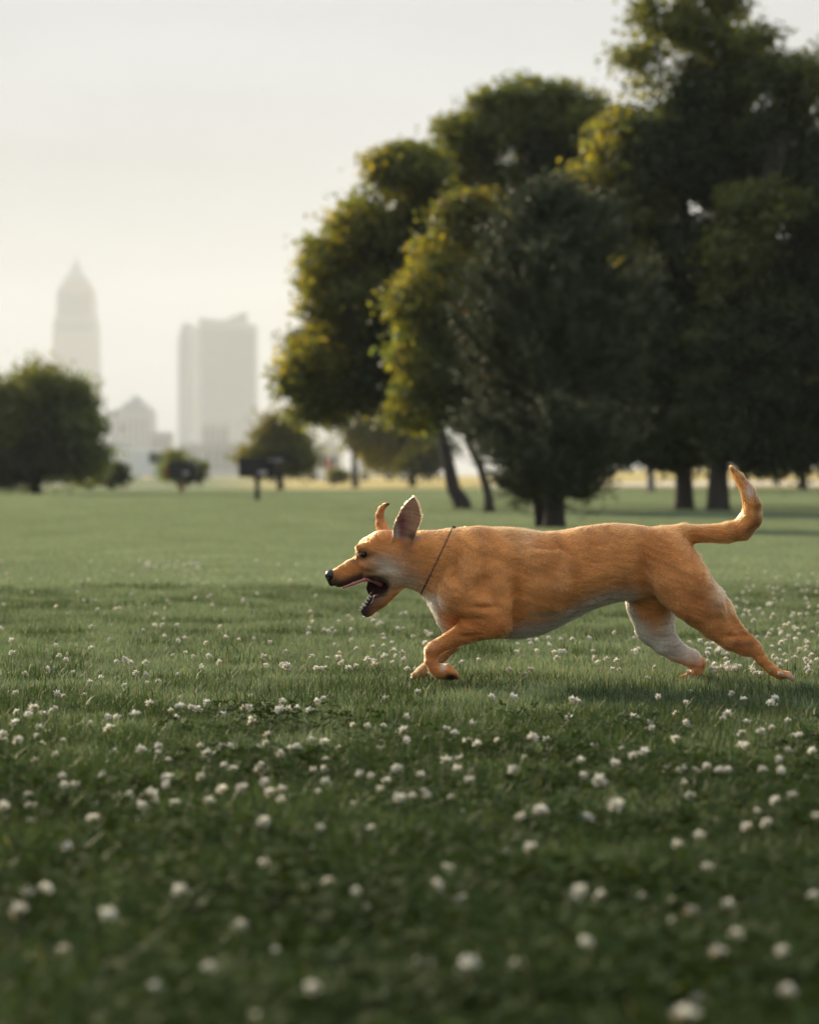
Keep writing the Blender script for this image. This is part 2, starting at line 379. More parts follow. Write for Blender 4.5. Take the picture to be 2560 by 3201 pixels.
# pedestal barbecue grills
def grill(sx, s_base, depth, scale, label, pmat, extra):
    c = ground_pix(sx, s_base); c = pix(sx, s_base, depth)
    e = tag(empty('park_grill', (c.x, depth, float(terrain(c.x, depth)))), label, 'grill', 'pedestal grills on the lawn')
    s_ = scale
    m = MB(); m.tube([(0, 0, -.05), (0, 0, .46 * s_)], [.055 * s_, .055 * s_], 10); m.build('post', pmat, e, True)
    m = MB(); x0, x1, z0, z1 = -.34 * s_, .34 * s_, .46 * s_, .84 * s_
    m.box((0, 0, z0 + .012), (x1 - x0, .5 * s_, .024))
    m.box((x0 + .01, 0, (z0 + z1) / 2), (.02, .5 * s_, z1 - z0 - .03)); m.box((x1 - .01, 0, (z0 + z1) / 2 - .02), (.02, .5 * s_, z1 - z0 - .09))
    m.box((0, .25 * s_, (z0 + z1) / 2), (x1 - x0, .02, z1 - z0)); m.box((-.06 * s_, -.25 * s_, (z0 + z1) / 2), ((x1 - x0) * .8, .02, (z1 - z0) * .8)); m.build('fire_box', dark_m, e)
    for i in range(9):
        m = MB(); y = (-.22 + i * .055) * s_; m.tube([(x0, y, z1 * .93), (x1, y, z1 * .93)], [.008, .008], 6); m.build('grate_bar', steel_m, e)
    m = MB(); m.box((.12 * s_, -.275 * s_, z0 + .09 * s_), (.16 * s_, .02, .07 * s_)); m.build('ash_plate', steel_m, e)
    m = MB(); m.tube([(x1, -.1 * s_, z1 * .93), (x1 + .14 * s_, -.1 * s_, z1 * .93)], [.014, .014], 8); m.build('handle', steel_m, e)
    if extra:
        m = MB(); m.box((x0 - .06 * s_, -.1, z0 + .12 * s_), (.1 * s_, .2, .14 * s_)); m.build('side_panel', red_m, e)
grill(804, 1563, 62, 1.12, 'black pedestal grill on dark post left of the big trees', post_m, False)
grill(569, 1540, 88, 1.15, 'farther black pedestal grill on rusty post before a round bush', rust_m, True)
# ------------------------------------------------------------------ trees
bark_m = plain('bark', (0.034, 0.028, 0.023), 0.9, 0.45, 5.0, bump=0.6)
sunlit_bark_m = plain('sunlit_bark', (0.20, 0.19, 0.17), 0.9, 0.3, 5.0, bump=0.6)  # lighter bark tint paints sunlight onto the slim trunk
leaf_m = leafy('tree_leaf', 0.48, 0.5, (1.42, 1.26, 0.40), 0.25, 0.0, 1.95)
needle_m = leafy('conifer_needle', 0.15, 0.6, (1.2, 1.1, 0.6), 0.25, 0.0)
def unit(a): return a / np.maximum(np.linalg.norm(a, axis=-1, keepdims=True), 1e-9)
def leaf_cloud(P, Nrm, length, width, tint, g):
    """one bent diamond per point"""
    n = len(P)
    d = unit(g.normal(size=(n, 3)) + np.array([0, 0, -0.35]))
    nn = unit(Nrm + 0.9 * g.normal(size=(n, 3)))
    d = unit(d - nn * (d * nn).sum(1, keepdims=True)); s = np.cross(nn, d)
    L = (length * g.uniform(0.65, 1.35, (n, 1))); W = L * width
    v = np.stack([P - d * L * .5, P + s * W * .5 + nn * L * .10, P + d * L * .5 - nn * L * .12, P - s * W * .5 + nn * L * .10], 1).reshape(-1, 3)
    i = np.arange(n)[:, None] * 4
    f = np.concatenate([i + np.array([0, 1, 2]), i + np.array([0, 2, 3])], 0)
    return v, f, np.repeat(tint, 4, axis=0)
def crown(name, lobes, depth, n_leaves, leaf, palette, parent, origin, seed, mat=leaf_m, csize=0.22, density=1.0):
    g = np.random.default_rng(seed); Ps = []; Ns = []; Ts = []
    vols = np.array([l[2] * l[3] * (l[6] if len(l) > 6 else 1.0) for l in lobes]); share = vols / vols.sum()
    ppm = FPX / depth / D2S
    sub_l = []
    for l, sh in zip(lobes, share):
        c = pix(l[0] * D2S, l[1] * D2S, depth); rx, rz = l[2] / ppm, l[3] / ppm; ry = min(rx, rz) * 1.05
        ns = 11 if min(rx, rz) > .3 else 3
        for q in range(ns):
            u = unit(g.normal(size=3) * np.array([1, 1, 1.0])); f_ = g.uniform(.32, .54)
            ce = np.array([c.x, depth + (l[4] if len(l) > 4 else 0), c.z]) + u * (1 - f_ * .85) * np.array([rx, ry, rz])
            sub_l.append((ce, f_ * rx * 1.1, f_ * ry * 1.1, f_ * rz, l[5] if len(l) > 5 else 0, sh / ns))
    for cen, rx, ry, rz, tintmix, sh in sub_l:
        pass
        m = int(n_leaves * sh); ncl = max(8, int(m / 62))
        u = unit(g.normal(size=(ncl, 3)) + np.array([0, 0, .45]))
        lump = 1 + 0.13 * np.sin(u[:, 0] * 7 + seed) * np.sin(u[:, 2] * 6 + 2 * seed) + 0.10 * np.sin(u[:, 1] * 11 + seed)
        r = (1 - 0.62 * g.random(ncl) ** 1.6) * lump * np.where(g.random(ncl) < .20, g.uniform(1.05, 1.42, ncl), 1.0)
        cc = cen + u * r[:, None] * np.array([rx, ry, rz])
        k = g.integers(0, ncl, m)
        off = g.normal(size=(m, 3)) * csize * np.array([1, 1, .62])
        P = cc[k] + off
        Nn = unit(u[k] * .7 + off / csize * .35 + np.array([0, 0, .6]))
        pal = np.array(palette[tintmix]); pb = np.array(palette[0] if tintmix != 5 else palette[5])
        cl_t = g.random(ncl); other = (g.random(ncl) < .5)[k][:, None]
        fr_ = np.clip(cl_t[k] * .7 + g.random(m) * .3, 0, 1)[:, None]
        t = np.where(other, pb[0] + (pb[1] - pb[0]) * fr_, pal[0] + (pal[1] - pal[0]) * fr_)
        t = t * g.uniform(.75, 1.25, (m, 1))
        Ps.append(P); Ns.append(Nn); Ts.append(t)
    v, f, t = leaf_cloud(np.concatenate(Ps), np.concatenate(Ns), leaf, 0.62, np.concatenate(Ts), g)
    keep_z = v[:, 2].reshape(-1, 4).min(1) > 0.05
    v = v - np.array(origin)
    me = mesh_np(name, v, f, mat, True, {'tint': ('FLOAT_COLOR', t)})
    return link(bpy.data.objects.new(name, me), parent)
GREEN = {0: [(0.044, 0.060, 0.022), (0.112, 0.126, 0.040)], 1: [(0.115, 0.120, 0.026), (0.22, 0.19, 0.032)], 2: [(0.16, 0.07, 0.018), (0.30, 0.11, 0.02)],  # gold tint on left lobes: autumn yellow plus sunlit edge in the leaf colour
         3: [(0.05, 0.085, 0.035), (0.10, 0.14, 0.06)], 4: [(0.055, 0.060, 0.022), (0.11, 0.092, 0.025)], 5: [(0.018, 0.030, 0.015), (0.044, 0.060, 0.025)]}  # darkest tint puts shade of crown insides and facing sides into leaf colour
def limb_path(a, b, k=5, wob=0.1, sag=0.0, seed=0):
    g = random.Random(seed); a = Vector(a); b = Vector(b); out = []
    for i in range(k + 1):
        t = i / k; p = a.lerp(b, t)
        if 0 < i < k: p += Vector((g.uniform(-wob, wob), g.uniform(-wob, wob), g.uniform(-wob, wob)))
        p.z += sag * math.sin(math.pi * t); out.append(p)
    return out
def tree(name, label, depth, trunk_px, rad, lobes, n_leaves, leaf, seed, bark=None, group='trees in the park', csize=0.22, cat='tree', limb_to=6, palette=None):
    base = pix(trunk_px[0][0] * D2S, trunk_px[0][1] * D2S, depth)
    gz_ = float(terrain(base.x, depth)); org = Vector((base.x, depth, gz_))
    e = tag(empty(name, org), label, cat, group)
    ppm = FPX / depth / D2S
    pts = [pix(px * D2S, py * D2S, depth) - org for px, py in trunk_px]
    pts[0].z = -0.08; m = MB()
    n = len(pts)
    full = [Vector((pts[0].x, pts[0].y, -0.1)), Vector((pts[0].x, pts[0].y, 0.12))] + pts[1:]
    rr = [rad * 1.45, rad * 1.08] + [rad * (1 - 0.55 * (i / max(1, n - 1))) for i in range(1, n)]
    m.tube(full, rr, 12)
    top = pts[-1]; mid = pts[max(1, len(pts) // 2)]
    ls = sorted(lobes, key=lambda q: -q[2] * q[3])[:limb_to]
    for i, l in enumerate(ls):
        c = pix(l[0] * D2S, l[1] * D2S, depth) - org; c.y = l[4] if len(l) > 4 else 0
        st_ = top if i % 2 else mid.lerp(top, .6)
        pa = limb_path(st_, c, 6, 0.12, 0.15, seed * 31 + i)
        m.tube(pa, [rad * .42 * (1 - .8 * j / 6) + .008 for j in range(7)], 7)
        for q in range(5):
            g = random.Random(seed * 77 + i * 9 + q); s0 = pa[2 + q % 4]
            en = c + Vector((g.uniform(-.8, .8) * l[2] / ppm, g.uniform(-.6, .6) * l[2] / ppm, g.uniform(-.7, .8) * l[3] / ppm))
            m.tube(limb_path(s0, en, 4, .08, .05, seed * 13 + q), [rad * .15 * (1 - .8 * j / 4) + .004 for j in range(5)], 5)
    m.build('trunk', bark or bark_m, e, True)
    crown('crown', lobes, depth, n_leaves, leaf, palette or GREEN, e, org, seed, csize=csize)
    return e
# (cx, cy, rx, rz, depth offset, tint, density)
tree('broadleaf_tree', 'leaning broadleaf tree with golden-lit crown at the left end of the grove', 46,
     [(972, 1078), (955, 1030), (940, 960), (925, 890), (890, 760)], 0.135,
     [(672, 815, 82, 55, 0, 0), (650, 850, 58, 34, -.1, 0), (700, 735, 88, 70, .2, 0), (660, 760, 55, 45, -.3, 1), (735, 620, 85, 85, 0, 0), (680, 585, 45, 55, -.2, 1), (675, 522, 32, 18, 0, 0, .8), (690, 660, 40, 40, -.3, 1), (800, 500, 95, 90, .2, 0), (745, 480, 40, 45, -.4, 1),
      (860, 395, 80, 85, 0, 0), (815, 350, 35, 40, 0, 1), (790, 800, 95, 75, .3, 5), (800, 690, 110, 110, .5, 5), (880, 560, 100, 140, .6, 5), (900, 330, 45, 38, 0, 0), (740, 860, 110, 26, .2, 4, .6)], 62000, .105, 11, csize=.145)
tree('broadleaf_tree', 'curved slim broadleaf tree whose golden left lobes hang before the leaning tree', 42,
     [(1030, 1080), (1028, 1040), (1012, 985), (985, 930), (970, 800), (985, 640)], 0.075,
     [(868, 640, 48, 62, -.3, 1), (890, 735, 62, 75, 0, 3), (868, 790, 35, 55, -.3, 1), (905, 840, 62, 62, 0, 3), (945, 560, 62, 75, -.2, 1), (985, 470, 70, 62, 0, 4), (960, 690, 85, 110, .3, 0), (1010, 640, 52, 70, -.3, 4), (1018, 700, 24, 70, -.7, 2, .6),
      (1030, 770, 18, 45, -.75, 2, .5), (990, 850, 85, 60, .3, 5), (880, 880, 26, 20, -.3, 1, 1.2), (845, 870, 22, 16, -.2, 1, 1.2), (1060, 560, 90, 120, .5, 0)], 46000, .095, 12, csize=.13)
tree('broadleaf_tree', 'round-crowned broadleaf tree rising at the back of the grove middle', 52,
     [(1135, 1068), (1130, 950), (1120, 800), (1110, 600), (1100, 420)], 0.13,
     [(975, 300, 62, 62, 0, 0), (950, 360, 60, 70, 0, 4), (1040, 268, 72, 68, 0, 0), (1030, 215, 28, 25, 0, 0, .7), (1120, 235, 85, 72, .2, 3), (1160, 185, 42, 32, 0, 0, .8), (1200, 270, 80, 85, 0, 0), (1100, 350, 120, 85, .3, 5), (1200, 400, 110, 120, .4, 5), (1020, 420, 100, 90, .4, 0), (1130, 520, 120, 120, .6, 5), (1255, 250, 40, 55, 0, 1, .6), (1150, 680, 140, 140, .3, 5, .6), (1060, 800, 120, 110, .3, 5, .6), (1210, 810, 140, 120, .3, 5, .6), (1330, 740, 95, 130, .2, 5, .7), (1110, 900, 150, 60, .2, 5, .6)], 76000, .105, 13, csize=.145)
tree('broadleaf_tree', 'tall dark broadleaf tree with yellow-green hanging side sprays on its left flank', 44,
     [(1440, 1075), (1440, 1000), (1435, 860), (1430, 640), (1440, 400), (1455, 120)], 0.145,
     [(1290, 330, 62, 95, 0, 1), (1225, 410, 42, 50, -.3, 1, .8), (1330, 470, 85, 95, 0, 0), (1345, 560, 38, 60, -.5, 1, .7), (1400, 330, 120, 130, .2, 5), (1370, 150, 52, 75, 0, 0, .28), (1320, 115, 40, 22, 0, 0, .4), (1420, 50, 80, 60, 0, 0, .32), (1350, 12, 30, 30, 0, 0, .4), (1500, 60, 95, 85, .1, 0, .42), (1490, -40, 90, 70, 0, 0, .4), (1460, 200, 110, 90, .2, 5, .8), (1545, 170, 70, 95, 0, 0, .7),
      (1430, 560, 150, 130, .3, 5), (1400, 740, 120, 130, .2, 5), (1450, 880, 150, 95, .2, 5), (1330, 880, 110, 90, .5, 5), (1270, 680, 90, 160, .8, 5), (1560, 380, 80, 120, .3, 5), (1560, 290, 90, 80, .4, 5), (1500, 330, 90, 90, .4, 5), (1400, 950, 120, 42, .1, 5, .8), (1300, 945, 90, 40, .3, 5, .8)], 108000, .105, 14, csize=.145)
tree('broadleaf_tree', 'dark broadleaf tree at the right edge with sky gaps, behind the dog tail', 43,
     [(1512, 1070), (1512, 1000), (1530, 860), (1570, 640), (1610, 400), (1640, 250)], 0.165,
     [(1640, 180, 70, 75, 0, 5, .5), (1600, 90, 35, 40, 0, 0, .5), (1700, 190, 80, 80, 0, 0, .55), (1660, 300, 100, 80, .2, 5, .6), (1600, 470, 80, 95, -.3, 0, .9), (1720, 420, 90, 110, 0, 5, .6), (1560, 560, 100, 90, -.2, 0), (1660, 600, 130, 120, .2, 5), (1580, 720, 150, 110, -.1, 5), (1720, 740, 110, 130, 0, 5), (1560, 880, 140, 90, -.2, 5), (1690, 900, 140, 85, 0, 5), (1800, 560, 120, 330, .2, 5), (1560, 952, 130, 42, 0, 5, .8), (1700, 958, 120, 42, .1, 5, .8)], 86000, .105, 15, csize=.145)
tree('broadleaf_tree', 'dark tree with sunlit slim trunk standing behind the right-hand grove', 92,
     [(1370, 1036), (1370, 960), (1375, 860), (1380, 760)], 0.13,
     [(1350, 860, 120, 80), (1420, 800, 120, 90), (1280, 900, 80, 55), (1500, 860, 100, 85)], 16000, .2, 16, bark=sunlit_bark_m, csize=.4, palette={**GREEN, 0: GREEN[5]})
for i, (tx, dep, lab) in enumerate(((1560, 104, 'background tree hidden behind the grove right of the sunlit trunk'), (1690, 98, 'background tree with brownish trunk at the far right edge'), (1235, 112, 'background tree seen through the gap right of the conifer'))):
    tree('broadleaf_tree', lab, dep, [(tx, 1030), (tx, 960), (tx + 4, 860), (tx, 780)], .16,
         [(tx, 850, 110, 85), (tx + 60, 910, 75, 55), (tx - 60, 905, 75, 55)], 11000, .22, 30 + i, csize=.42, palette={**GREEN, 0: GREEN[5]})
tree('broadleaf_tree', 'yellowing background tree with forked trunk left of the leaning tree', 125,
     [(748, 1012), (745, 960), (752, 920)], 0.16, [(775, 915, 50, 40, 0, 4), (712, 880, 36, 18, 0, 3), (800, 950, 40, 45, 0, 1, .6), (850, 905, 65, 45, 0, 0)], 15000, .19, 20, csize=.32)
tree('broadleaf_tree', 'grey-green background tree just left of the leaning trunk', 135,
     [(868, 1012), (866, 970), (862, 930)], 0.2, [(865, 940, 58, 52, 0, 0), (905, 955, 45, 45, 0, 5), (830, 965, 40, 32, 0, 3)], 13000, .2, 21, csize=.32)
tree('small_tree', 'small round brownish tree standing behind the nearer pedestal grill', 105,
     [(590, 1016), (590, 985), (588, 950)], 0.13, [(590, 930, 62, 52, 0, 4), (540, 968, 36, 30, 0, 4), (630, 962, 36, 38, 0, 0), (585, 975, 60, 28, 0, 5)], 15000, .15, 22, csize=.26)
tree('broadleaf_tree', 'dense dark round tree on the left edge in front of the pointed tower', 82,
     [(76, 1044), (76, 1010), (74, 960), (70, 880)], 0.16,
     [(75, 840, 68, 72, 0, 0), (10, 900, 75, 85, 0, 0), (120, 915, 72, 75, 0, 5), (60, 960, 95, 60, 0, 5), (170, 905, 44, 66, -.2, 3), (150, 840, 38, 42, 0, 3), (180, 970, 36, 38, 0, 3), (-40, 870, 60, 90, 0, 0), (70, 768, 12, 22, 0, 0, .3), (112, 770, 10, 18, 0, 0, .3), (30, 985, 110, 40, 0, 5), (-30, 980, 70, 50, 0, 5)], 46000, .14, 23, csize=.24)
def bush(label, depth, lobes, n, leaf, seed):
    l0 = lobes[0]; c = pix(l0[0] * D2S, (l0[1] + l0[3]) * D2S, depth); org = Vector((c.x, depth, float(terrain(c.x, depth))))
    e = tag(empty('shrub', org), label, 'shrub', 'shrubs along the far lawn edge')
    m = MB(); ppm = FPX / depth / D2S
    for k in range(5):
        m.tube(limb_path((0, 0, -.05), (math.cos(k * 1.3) * l0[2] / ppm * .6, math.sin(k * 1.3) * .3, l0[3] / ppm * 1.1), 4, .06, .1, seed + k), [.05, .04, .03, .02, .01], 6)
    m.build('stem', bark_m, e, True)
    crown('foliage', lobes, depth, n, leaf, GREEN, e, org, seed, csize=.2)
bush('round green bush behind the farther grill', 112, [(382, 986, 40, 32, 0, 3), (405, 995, 22, 22, 0, 5)], 6000, .13, 41)
bush('low dark green bush right of the big left tree', 108, [(236, 1002, 34, 20, 0, 5)], 3500, .13, 42)
bush('pale yellow-green bush tucked against the left tree', 106, [(190, 992, 32, 32, 0, 3)], 4000, .13, 43)
bush('dark low bush at the foot of the leaning tree group', 150, [(700, 1003, 30, 10, 0, 0)], 2000, .16, 44)

# blue-grey conifer in front of the grove
def conifer():
    dep = 29.5; g = np.random.default_rng(5)
    b0 = pix(1167 * D2S, 1108 * D2S, dep); org = np.array([b0.x, dep, 0.0]); ppm = FPX / dep / D2S
    e = tag(empty('conifer', org), 'dark blue-grey feathery conifer with bare lower trunk in front of the grove', 'tree', 'trees in the park')
    H = 3.45
    m = MB(); m.tube([(0, 0, -.08), (0, 0, .1), (.0, 0, .45), (.02, 0, 1.2), (0, 0, 2.4), (-.05, 0, H)], [.15, .115, .10, .085, .05, .01], 12)
    m.tube([(-.12, .1, -.05), (-.16, .12, .3), (-.30, .1, .62)], [.07, .06, .03], 8)
    P = []; D = []; Cn = []
    for k in range(150):
        t = k / 149.0; z = .42 + t * (H - .45)
        L = (.98 * (1 - ((z - 1.0) / (H - .95)) ** 2.3) if z > 1.0 else .98 * (0.55 + .45 * (z - .42) / .58)) * g.uniform(.58, 1.18)
        L = max(L, .10); a = k * 2.39996 + g.uniform(-.3, .3)
        dx, dy = math.cos(a), math.sin(a); pts = []
        rise = g.uniform(.05, .5) if z < 1.2 else g.uniform(.2, .95)
        for j in range(7):
            u = j / 6; pts.append(Vector((dx * L * u, dy * L * u, z + L * (rise * u - .28 * math.sin(u * 3.1) * (.4 if z > 1.2 else 1)))))
        m.tube(pts, [.022 * (1 - .85 * j / 6) * (1.2 - .7 * t) for j in range(7)], 5, False)
        nsp = int(50 + 190 * L)
        for q in range(nsp):
            u = g.uniform(.22, 1.0) ** .8; j = min(int(u * 6), 5); fq = u * 6 - j
            c = pts[j].lerp(pts[j + 1], fq); br = (pts[j + 1] - pts[j]).normalized()
            side = Vector((-dy, dx, 0)) * g.choice([-1, 1])
            sd = (br * .8 + side * g.uniform(.2, 1.0) + Vector((0, 0, g.uniform(-.35, .45)))).normalized()
            ln = g.uniform(.08, .2) * (1.15 - .4 * u)
            if q % 2: c = c + Vector((g.normal(0, .09), g.normal(0, .09), g.normal(0, .09)))
            for w in range(7):
                P.append(c + sd * ln * (w / 7)); D.append(sd); Cn.append(.8 + .4 * g.random())
    m.build('trunk', bark_m, e, True)
    P = np.array([tuple(p) for p in P]); D = np.array([tuple(p) for p in D]); n = len(P)
    d = unit(D + .75 * g.normal(size=(n, 3))); nn = unit(g.normal(size=(n, 3))); s = unit(np.cross(nn, d))
    L = g.uniform(.04, .07, (n, 1)); W = .016
    v = np.stack([P - s * W * .5, P + s * W * .5, P + d * L], 1).reshape(-1, 3); f = np.arange(3 * n).reshape(-1, 3)
    t = np.array([(.044, .058, .030)]) * np.array(Cn)[:, None] * g.uniform(.7, 1.4, (n, 1))
    me = mesh_np('crown', v, f, needle_m, False, {'tint': ('FLOAT_COLOR', np.repeat(t, 3, 0))})
    link(bpy.data.objects.new('crown', me), e)
conifer()

# ------------------------------------------------------------------ grass, clover leaves (countless: stuff)
grass_m = leafy('grass_blade', 0.38, 0.55, (1.1, 1.13, 0.75), 0.25, 0.22, 1.1)
clover_m = leafy('clover_leaf', 0.22, 0.8, (1.15, 1.1, 0.5), 0.08, 0.2, 1.0)
src = bpy.data.collections.new('tuft_sources')                     # never linked to the scene: only instanced
def tuft_mesh(name, n, rad, hmin, hmax, wid, seed, pal, straw=.07, lean=.35):
    g = np.random.default_rng(seed)
    r = rad * np.sqrt(g.random(n)); a = g.random(n) * 6.283
    B = np.stack([r * np.cos(a), r * np.sin(a), np.full(n, -.004)], 1)
    h = g.uniform(hmin, hmax, n); az = g.random(n) * 6.283; ln = np.abs(g.normal(0, lean, n)) * h
    d = np.stack([np.cos(az), np.sin(az), np.zeros(n)], 1)
    faz = g.random(n) * 6.283; s = np.stack([np.cos(faz), np.sin(faz), np.zeros(n)], 1) * (wid * g.uniform(.6, 1.3, n))[:, None]
    up = np.array([0, 0, 1.0])
    m1 = B + up * (h * .55)[:, None] + d * (ln * .35)[:, None]; tp = B + up * (h * (1 - .12 * (ln / h)))[:, None] + d * ln[:, None] * 1.2
    v = np.stack([B - s, B + s, m1 - s * .8, m1 + s * .8, tp], 1).reshape(-1, 3)
    i = np.arange(n)[:, None] * 5
    f = np.concatenate([i + np.array([0, 1, 3]), i + np.array([0, 3, 2]), i + np.array([2, 3, 4])], 0)
    p0, p1 = np.array(pal[0]), np.array(pal[1]); t = p0 + (p1 - p0) * g.random((n, 1)); st_ = g.random(n) < straw
    t[st_] = np.array([.26, .22, .10]) * g.uniform(.7, 1.2, (st_.sum(), 1))
    return mesh_np(name, v, f, grass_m, True, {'tint': ('FLOAT_COLOR', np.repeat(t, 5, 0))})
def clover_mesh(name, n, rad, seed):
    g = np.random.default_rng(seed); V = []; F = []; T = []
    for k in range(n):
        r = rad * math.sqrt(g.random()); a = g.random() * 6.283; h = g.uniform(.016, .042); base = np.array([r * math.cos(a), r * math.sin(a), 0])
        tip = base + np.array([g.normal(0, .008), g.normal(0, .008), h]); az = g.random() * 6.283; sz = g.uniform(.0045, .0085)
        col = np.array([.020, .037, .010]) * g.uniform(.7, 1.5) + np.array([.012, .012, .0]) * g.random()  # clover's own dark green, deepened further to carry the foreground darkening
        b = len(V); V += [base + [.0008, 0, 0], base - [.0008, 0, 0], tip]; F.append((b, b + 1, b + 2)); T += [col * 1.2] * 3
        tilt = np.array([g.normal(0, .3), g.normal(0, .3)])
        for q in range(3):
            th = az + q * 2.094; dx = np.array([math.cos(th), math.sin(th), 0]); sx_ = np.array([-math.sin(th), math.cos(th), 0])
            def lp_(u, w, z): 
                p = tip + dx * u * sz + sx_ * w * sz; p = p.copy(); p[2] += z * sz + (p[0] - tip[0]) * tilt[0] + (p[1] - tip[1]) * tilt[1]; return p
            b = len(V); V += [lp_(0, 0, 0), lp_(.55, .50, .16), lp_(1.0, .58, .12), lp_(1.22, .22, .05), lp_(1.1, 0, -.02), lp_(1.22, -.22, .05), lp_(1.0, -.58, .12), lp_(.55, -.50, .16)]
            for q2 in range(1, 7): F.append((b, b + q2, b + q2 + 1))
            T += [col * g.uniform(.9, 1.1)] * 8
    return mesh_np(name, np.array(V), np.array(F), clover_m, True, {'tint': ('FLOAT_COLOR', np.array(T))})
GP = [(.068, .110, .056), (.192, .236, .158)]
GD = [(.020, .040, .012), (.065, .092, .034)]  # darker blades, mostly near the camera: foreground darkening put into their colour
names = []
for k in range(5): names.append(('grass_a%d' % k, tuft_mesh('grass_tuft', 560, .135, .012, .034, .0010, 100 + k, GP, .05)))
for k in range(2): names.append(('grass_b%d' % k, tuft_mesh('grass_tall', 260, .12, .020, .055, .0013, 120 + k, GD, .012, .4)))
for k in range(4): names.append(('grass_c%d' % k, clover_mesh('clover_patch', 85, .12, 140 + k)))
for k in range(3): names.append(('grass_d%d' % k, tuft_mesh('grass_far', 560, .26, .015, .045, .0026, 160 + k, [(.110, .160, .098), (.245, .292, .21)])))  # paler, bluer blades carry backlit sheen and distance haze in their colour
for nm, me in names: src.objects.link(bpy.data.objects.new(nm, me))
def scatter_group(collection):
    ng = bpy.data.node_groups.new('scatter', 'GeometryNodeTree')
    ng.interface.new_socket('Geometry', in_out='INPUT', socket_type='NodeSocketGeometry'); ng.interface.new_socket('Geometry', in_out='OUTPUT', socket_type='NodeSocketGeometry')
    gi = ng.nodes.new('NodeGroupInput'); go = ng.nodes.new('NodeGroupOutput')
    ci = ng.nodes.new('GeometryNodeCollectionInfo'); ci.inputs['Collection'].default_value = collection; ci.inputs['Separate Children'].default_value = True; ci.inputs['Reset Children'].default_value = True
    ip = ng.nodes.new('GeometryNodeInstanceOnPoints'); ip.inputs['Pick Instance'].default_value = True
    def na(nm, dt):
        q = ng.nodes.new('GeometryNodeInputNamedAttribute'); q.data_type = dt; q.inputs['Name'].default_value = nm
        return next(o for o in q.outputs if o.enabled and o.name == 'Attribute')
    ng.links.new(gi.outputs[0], ip.inputs['Points']); ng.links.new(ci.outputs[0], ip.inputs['Instance'])
    ng.links.new(na('idx', 'INT'), ip.inputs['Instance Index']); ng.links.new(na('rot', 'FLOAT_VECTOR'), ip.inputs['Rotation']); ng.links.new(na('scl', 'FLOAT_VECTOR'), ip.inputs['Scale'])
    ng.links.new(ip.outputs[0], go.inputs[0])
    return ng
def scatter(name, P, idx, rot, scl, ng):
    me = bpy.data.meshes.new(name); n = len(P); me.vertices.add(n); me.vertices.foreach_set('co', np.asarray(P, np.float32).ravel())
    a = me.attributes.new('idx', 'INT', 'POINT'); a.data.foreach_set('value', np.asarray(idx, np.int32))
    a = me.attributes.new('rot', 'FLOAT_VECTOR', 'POINT'); a.data.foreach_set('vector', np.asarray(rot, np.float32).ravel())
    a = me.attributes.new('scl', 'FLOAT_VECTOR', 'POINT'); a.data.foreach_set('vector', np.asarray(scl, np.float32).ravel())
    o = link(bpy.data.objects.new(name, me)); md = o.modifiers.new('scatter', 'NODES'); md.node_group = ng
    return o
def zone(y0, y1, step, margin, g):
    out = []; y = y0
    while y < y1:
        hw_ = .1412 * y * 1.04 + margin; n = int(2 * hw_ / step)
        x = -hw_ + (np.arange(n) + g.random(n)) * step
        out.append(np.stack([x, y + g.random(n) * step], 1)); y += step
    return np.concatenate(out)
def patch(x, y, s=1.0, ph=0.0):
    return (np.sin(x * 2.1 * s + ph) * np.sin(y * 1.3 * s + .7 + ph) + .6 * np.sin(x * 4.7 * s + y * 2.9 * s + 2 * ph) + .5 * np.sin(y * 5.3 * s - x * 1.7 * s + ph)) / 2.1
def clover_amount(x, y):
    """where clover leaves crowd out the grass: near the camera, and a patch right behind the dog"""
    near = 1 - sst(3.6, 7.0, y + 1.6 * patch(x, y, 1.9, 2.0))
    right = sst(.3, 1.0, x) * sst(7.9, 8.8, y) * (1 - sst(10, 12, y)) * .4
    return np.clip(near * .74 + (.30 * patch(x, y, 1.7, .4) - .06) * (1 - sst(5.0, 6.4, y)), 0.0, .85) * (1 - sst(5.0, 7.3, y + .8 * patch(x, y, 3.1, 4.0)))
NG = scatter_group(src)
g = np.random.default_rng(3)
Q = zone(1.9, 14.0, .10, .9, g); c = clover_amount(Q[:, 0], Q[:, 1]); rn = g.random(len(Q))
is_cl = rn < c * .55
tall = (~is_cl) & (g.random(len(Q)) < np.clip(.10 + 1.05 * (1 - sst(3.6, 8.2, Q[:, 1] + 1.1 * patch(Q[:, 0], Q[:, 1], 2.9, 1.0))) + .30 * (patch(Q[:, 0], Q[:, 1], 1.6, 5.0) > .5) * (Q[:, 1] < 7.3), 0, .92))
idx = np.where(is_cl, 7 + g.integers(0, 4, len(Q)), np.where(tall, 5 + g.integers(0, 2, len(Q)), g.integers(0, 5, len(Q))))
sc_ = g.uniform(.8, 1.2, len(Q)) * (1 + .18 * patch(Q[:, 0], Q[:, 1], .8, 3.0)); scl = np.stack([g.uniform(.95, 1.2, len(Q)), g.uniform(.95, 1.2, len(Q)), sc_], 1)
rot = np.stack([g.normal(0, .06, len(Q)), g.normal(0, .06, len(Q)), g.random(len(Q)) * 6.283], 1)
P = np.column_stack([Q, terrain(Q[:, 0], Q[:, 1])])
go_ = scatter('grass', P[~is_cl], idx[~is_cl], rot[~is_cl], scl[~is_cl], NG)
tag(go_, 'short green mown grass around and below the running dog', 'grass', kind='stuff')
Q2 = Q[is_cl]; ex = zone(1.9, 13, .085, .9, g); ce = clover_amount(ex[:, 0], ex[:, 1]); ex = ex[g.random(len(ex)) < ce * .30]
Q2 = np.concatenate([Q2, ex]); n2 = len(Q2)
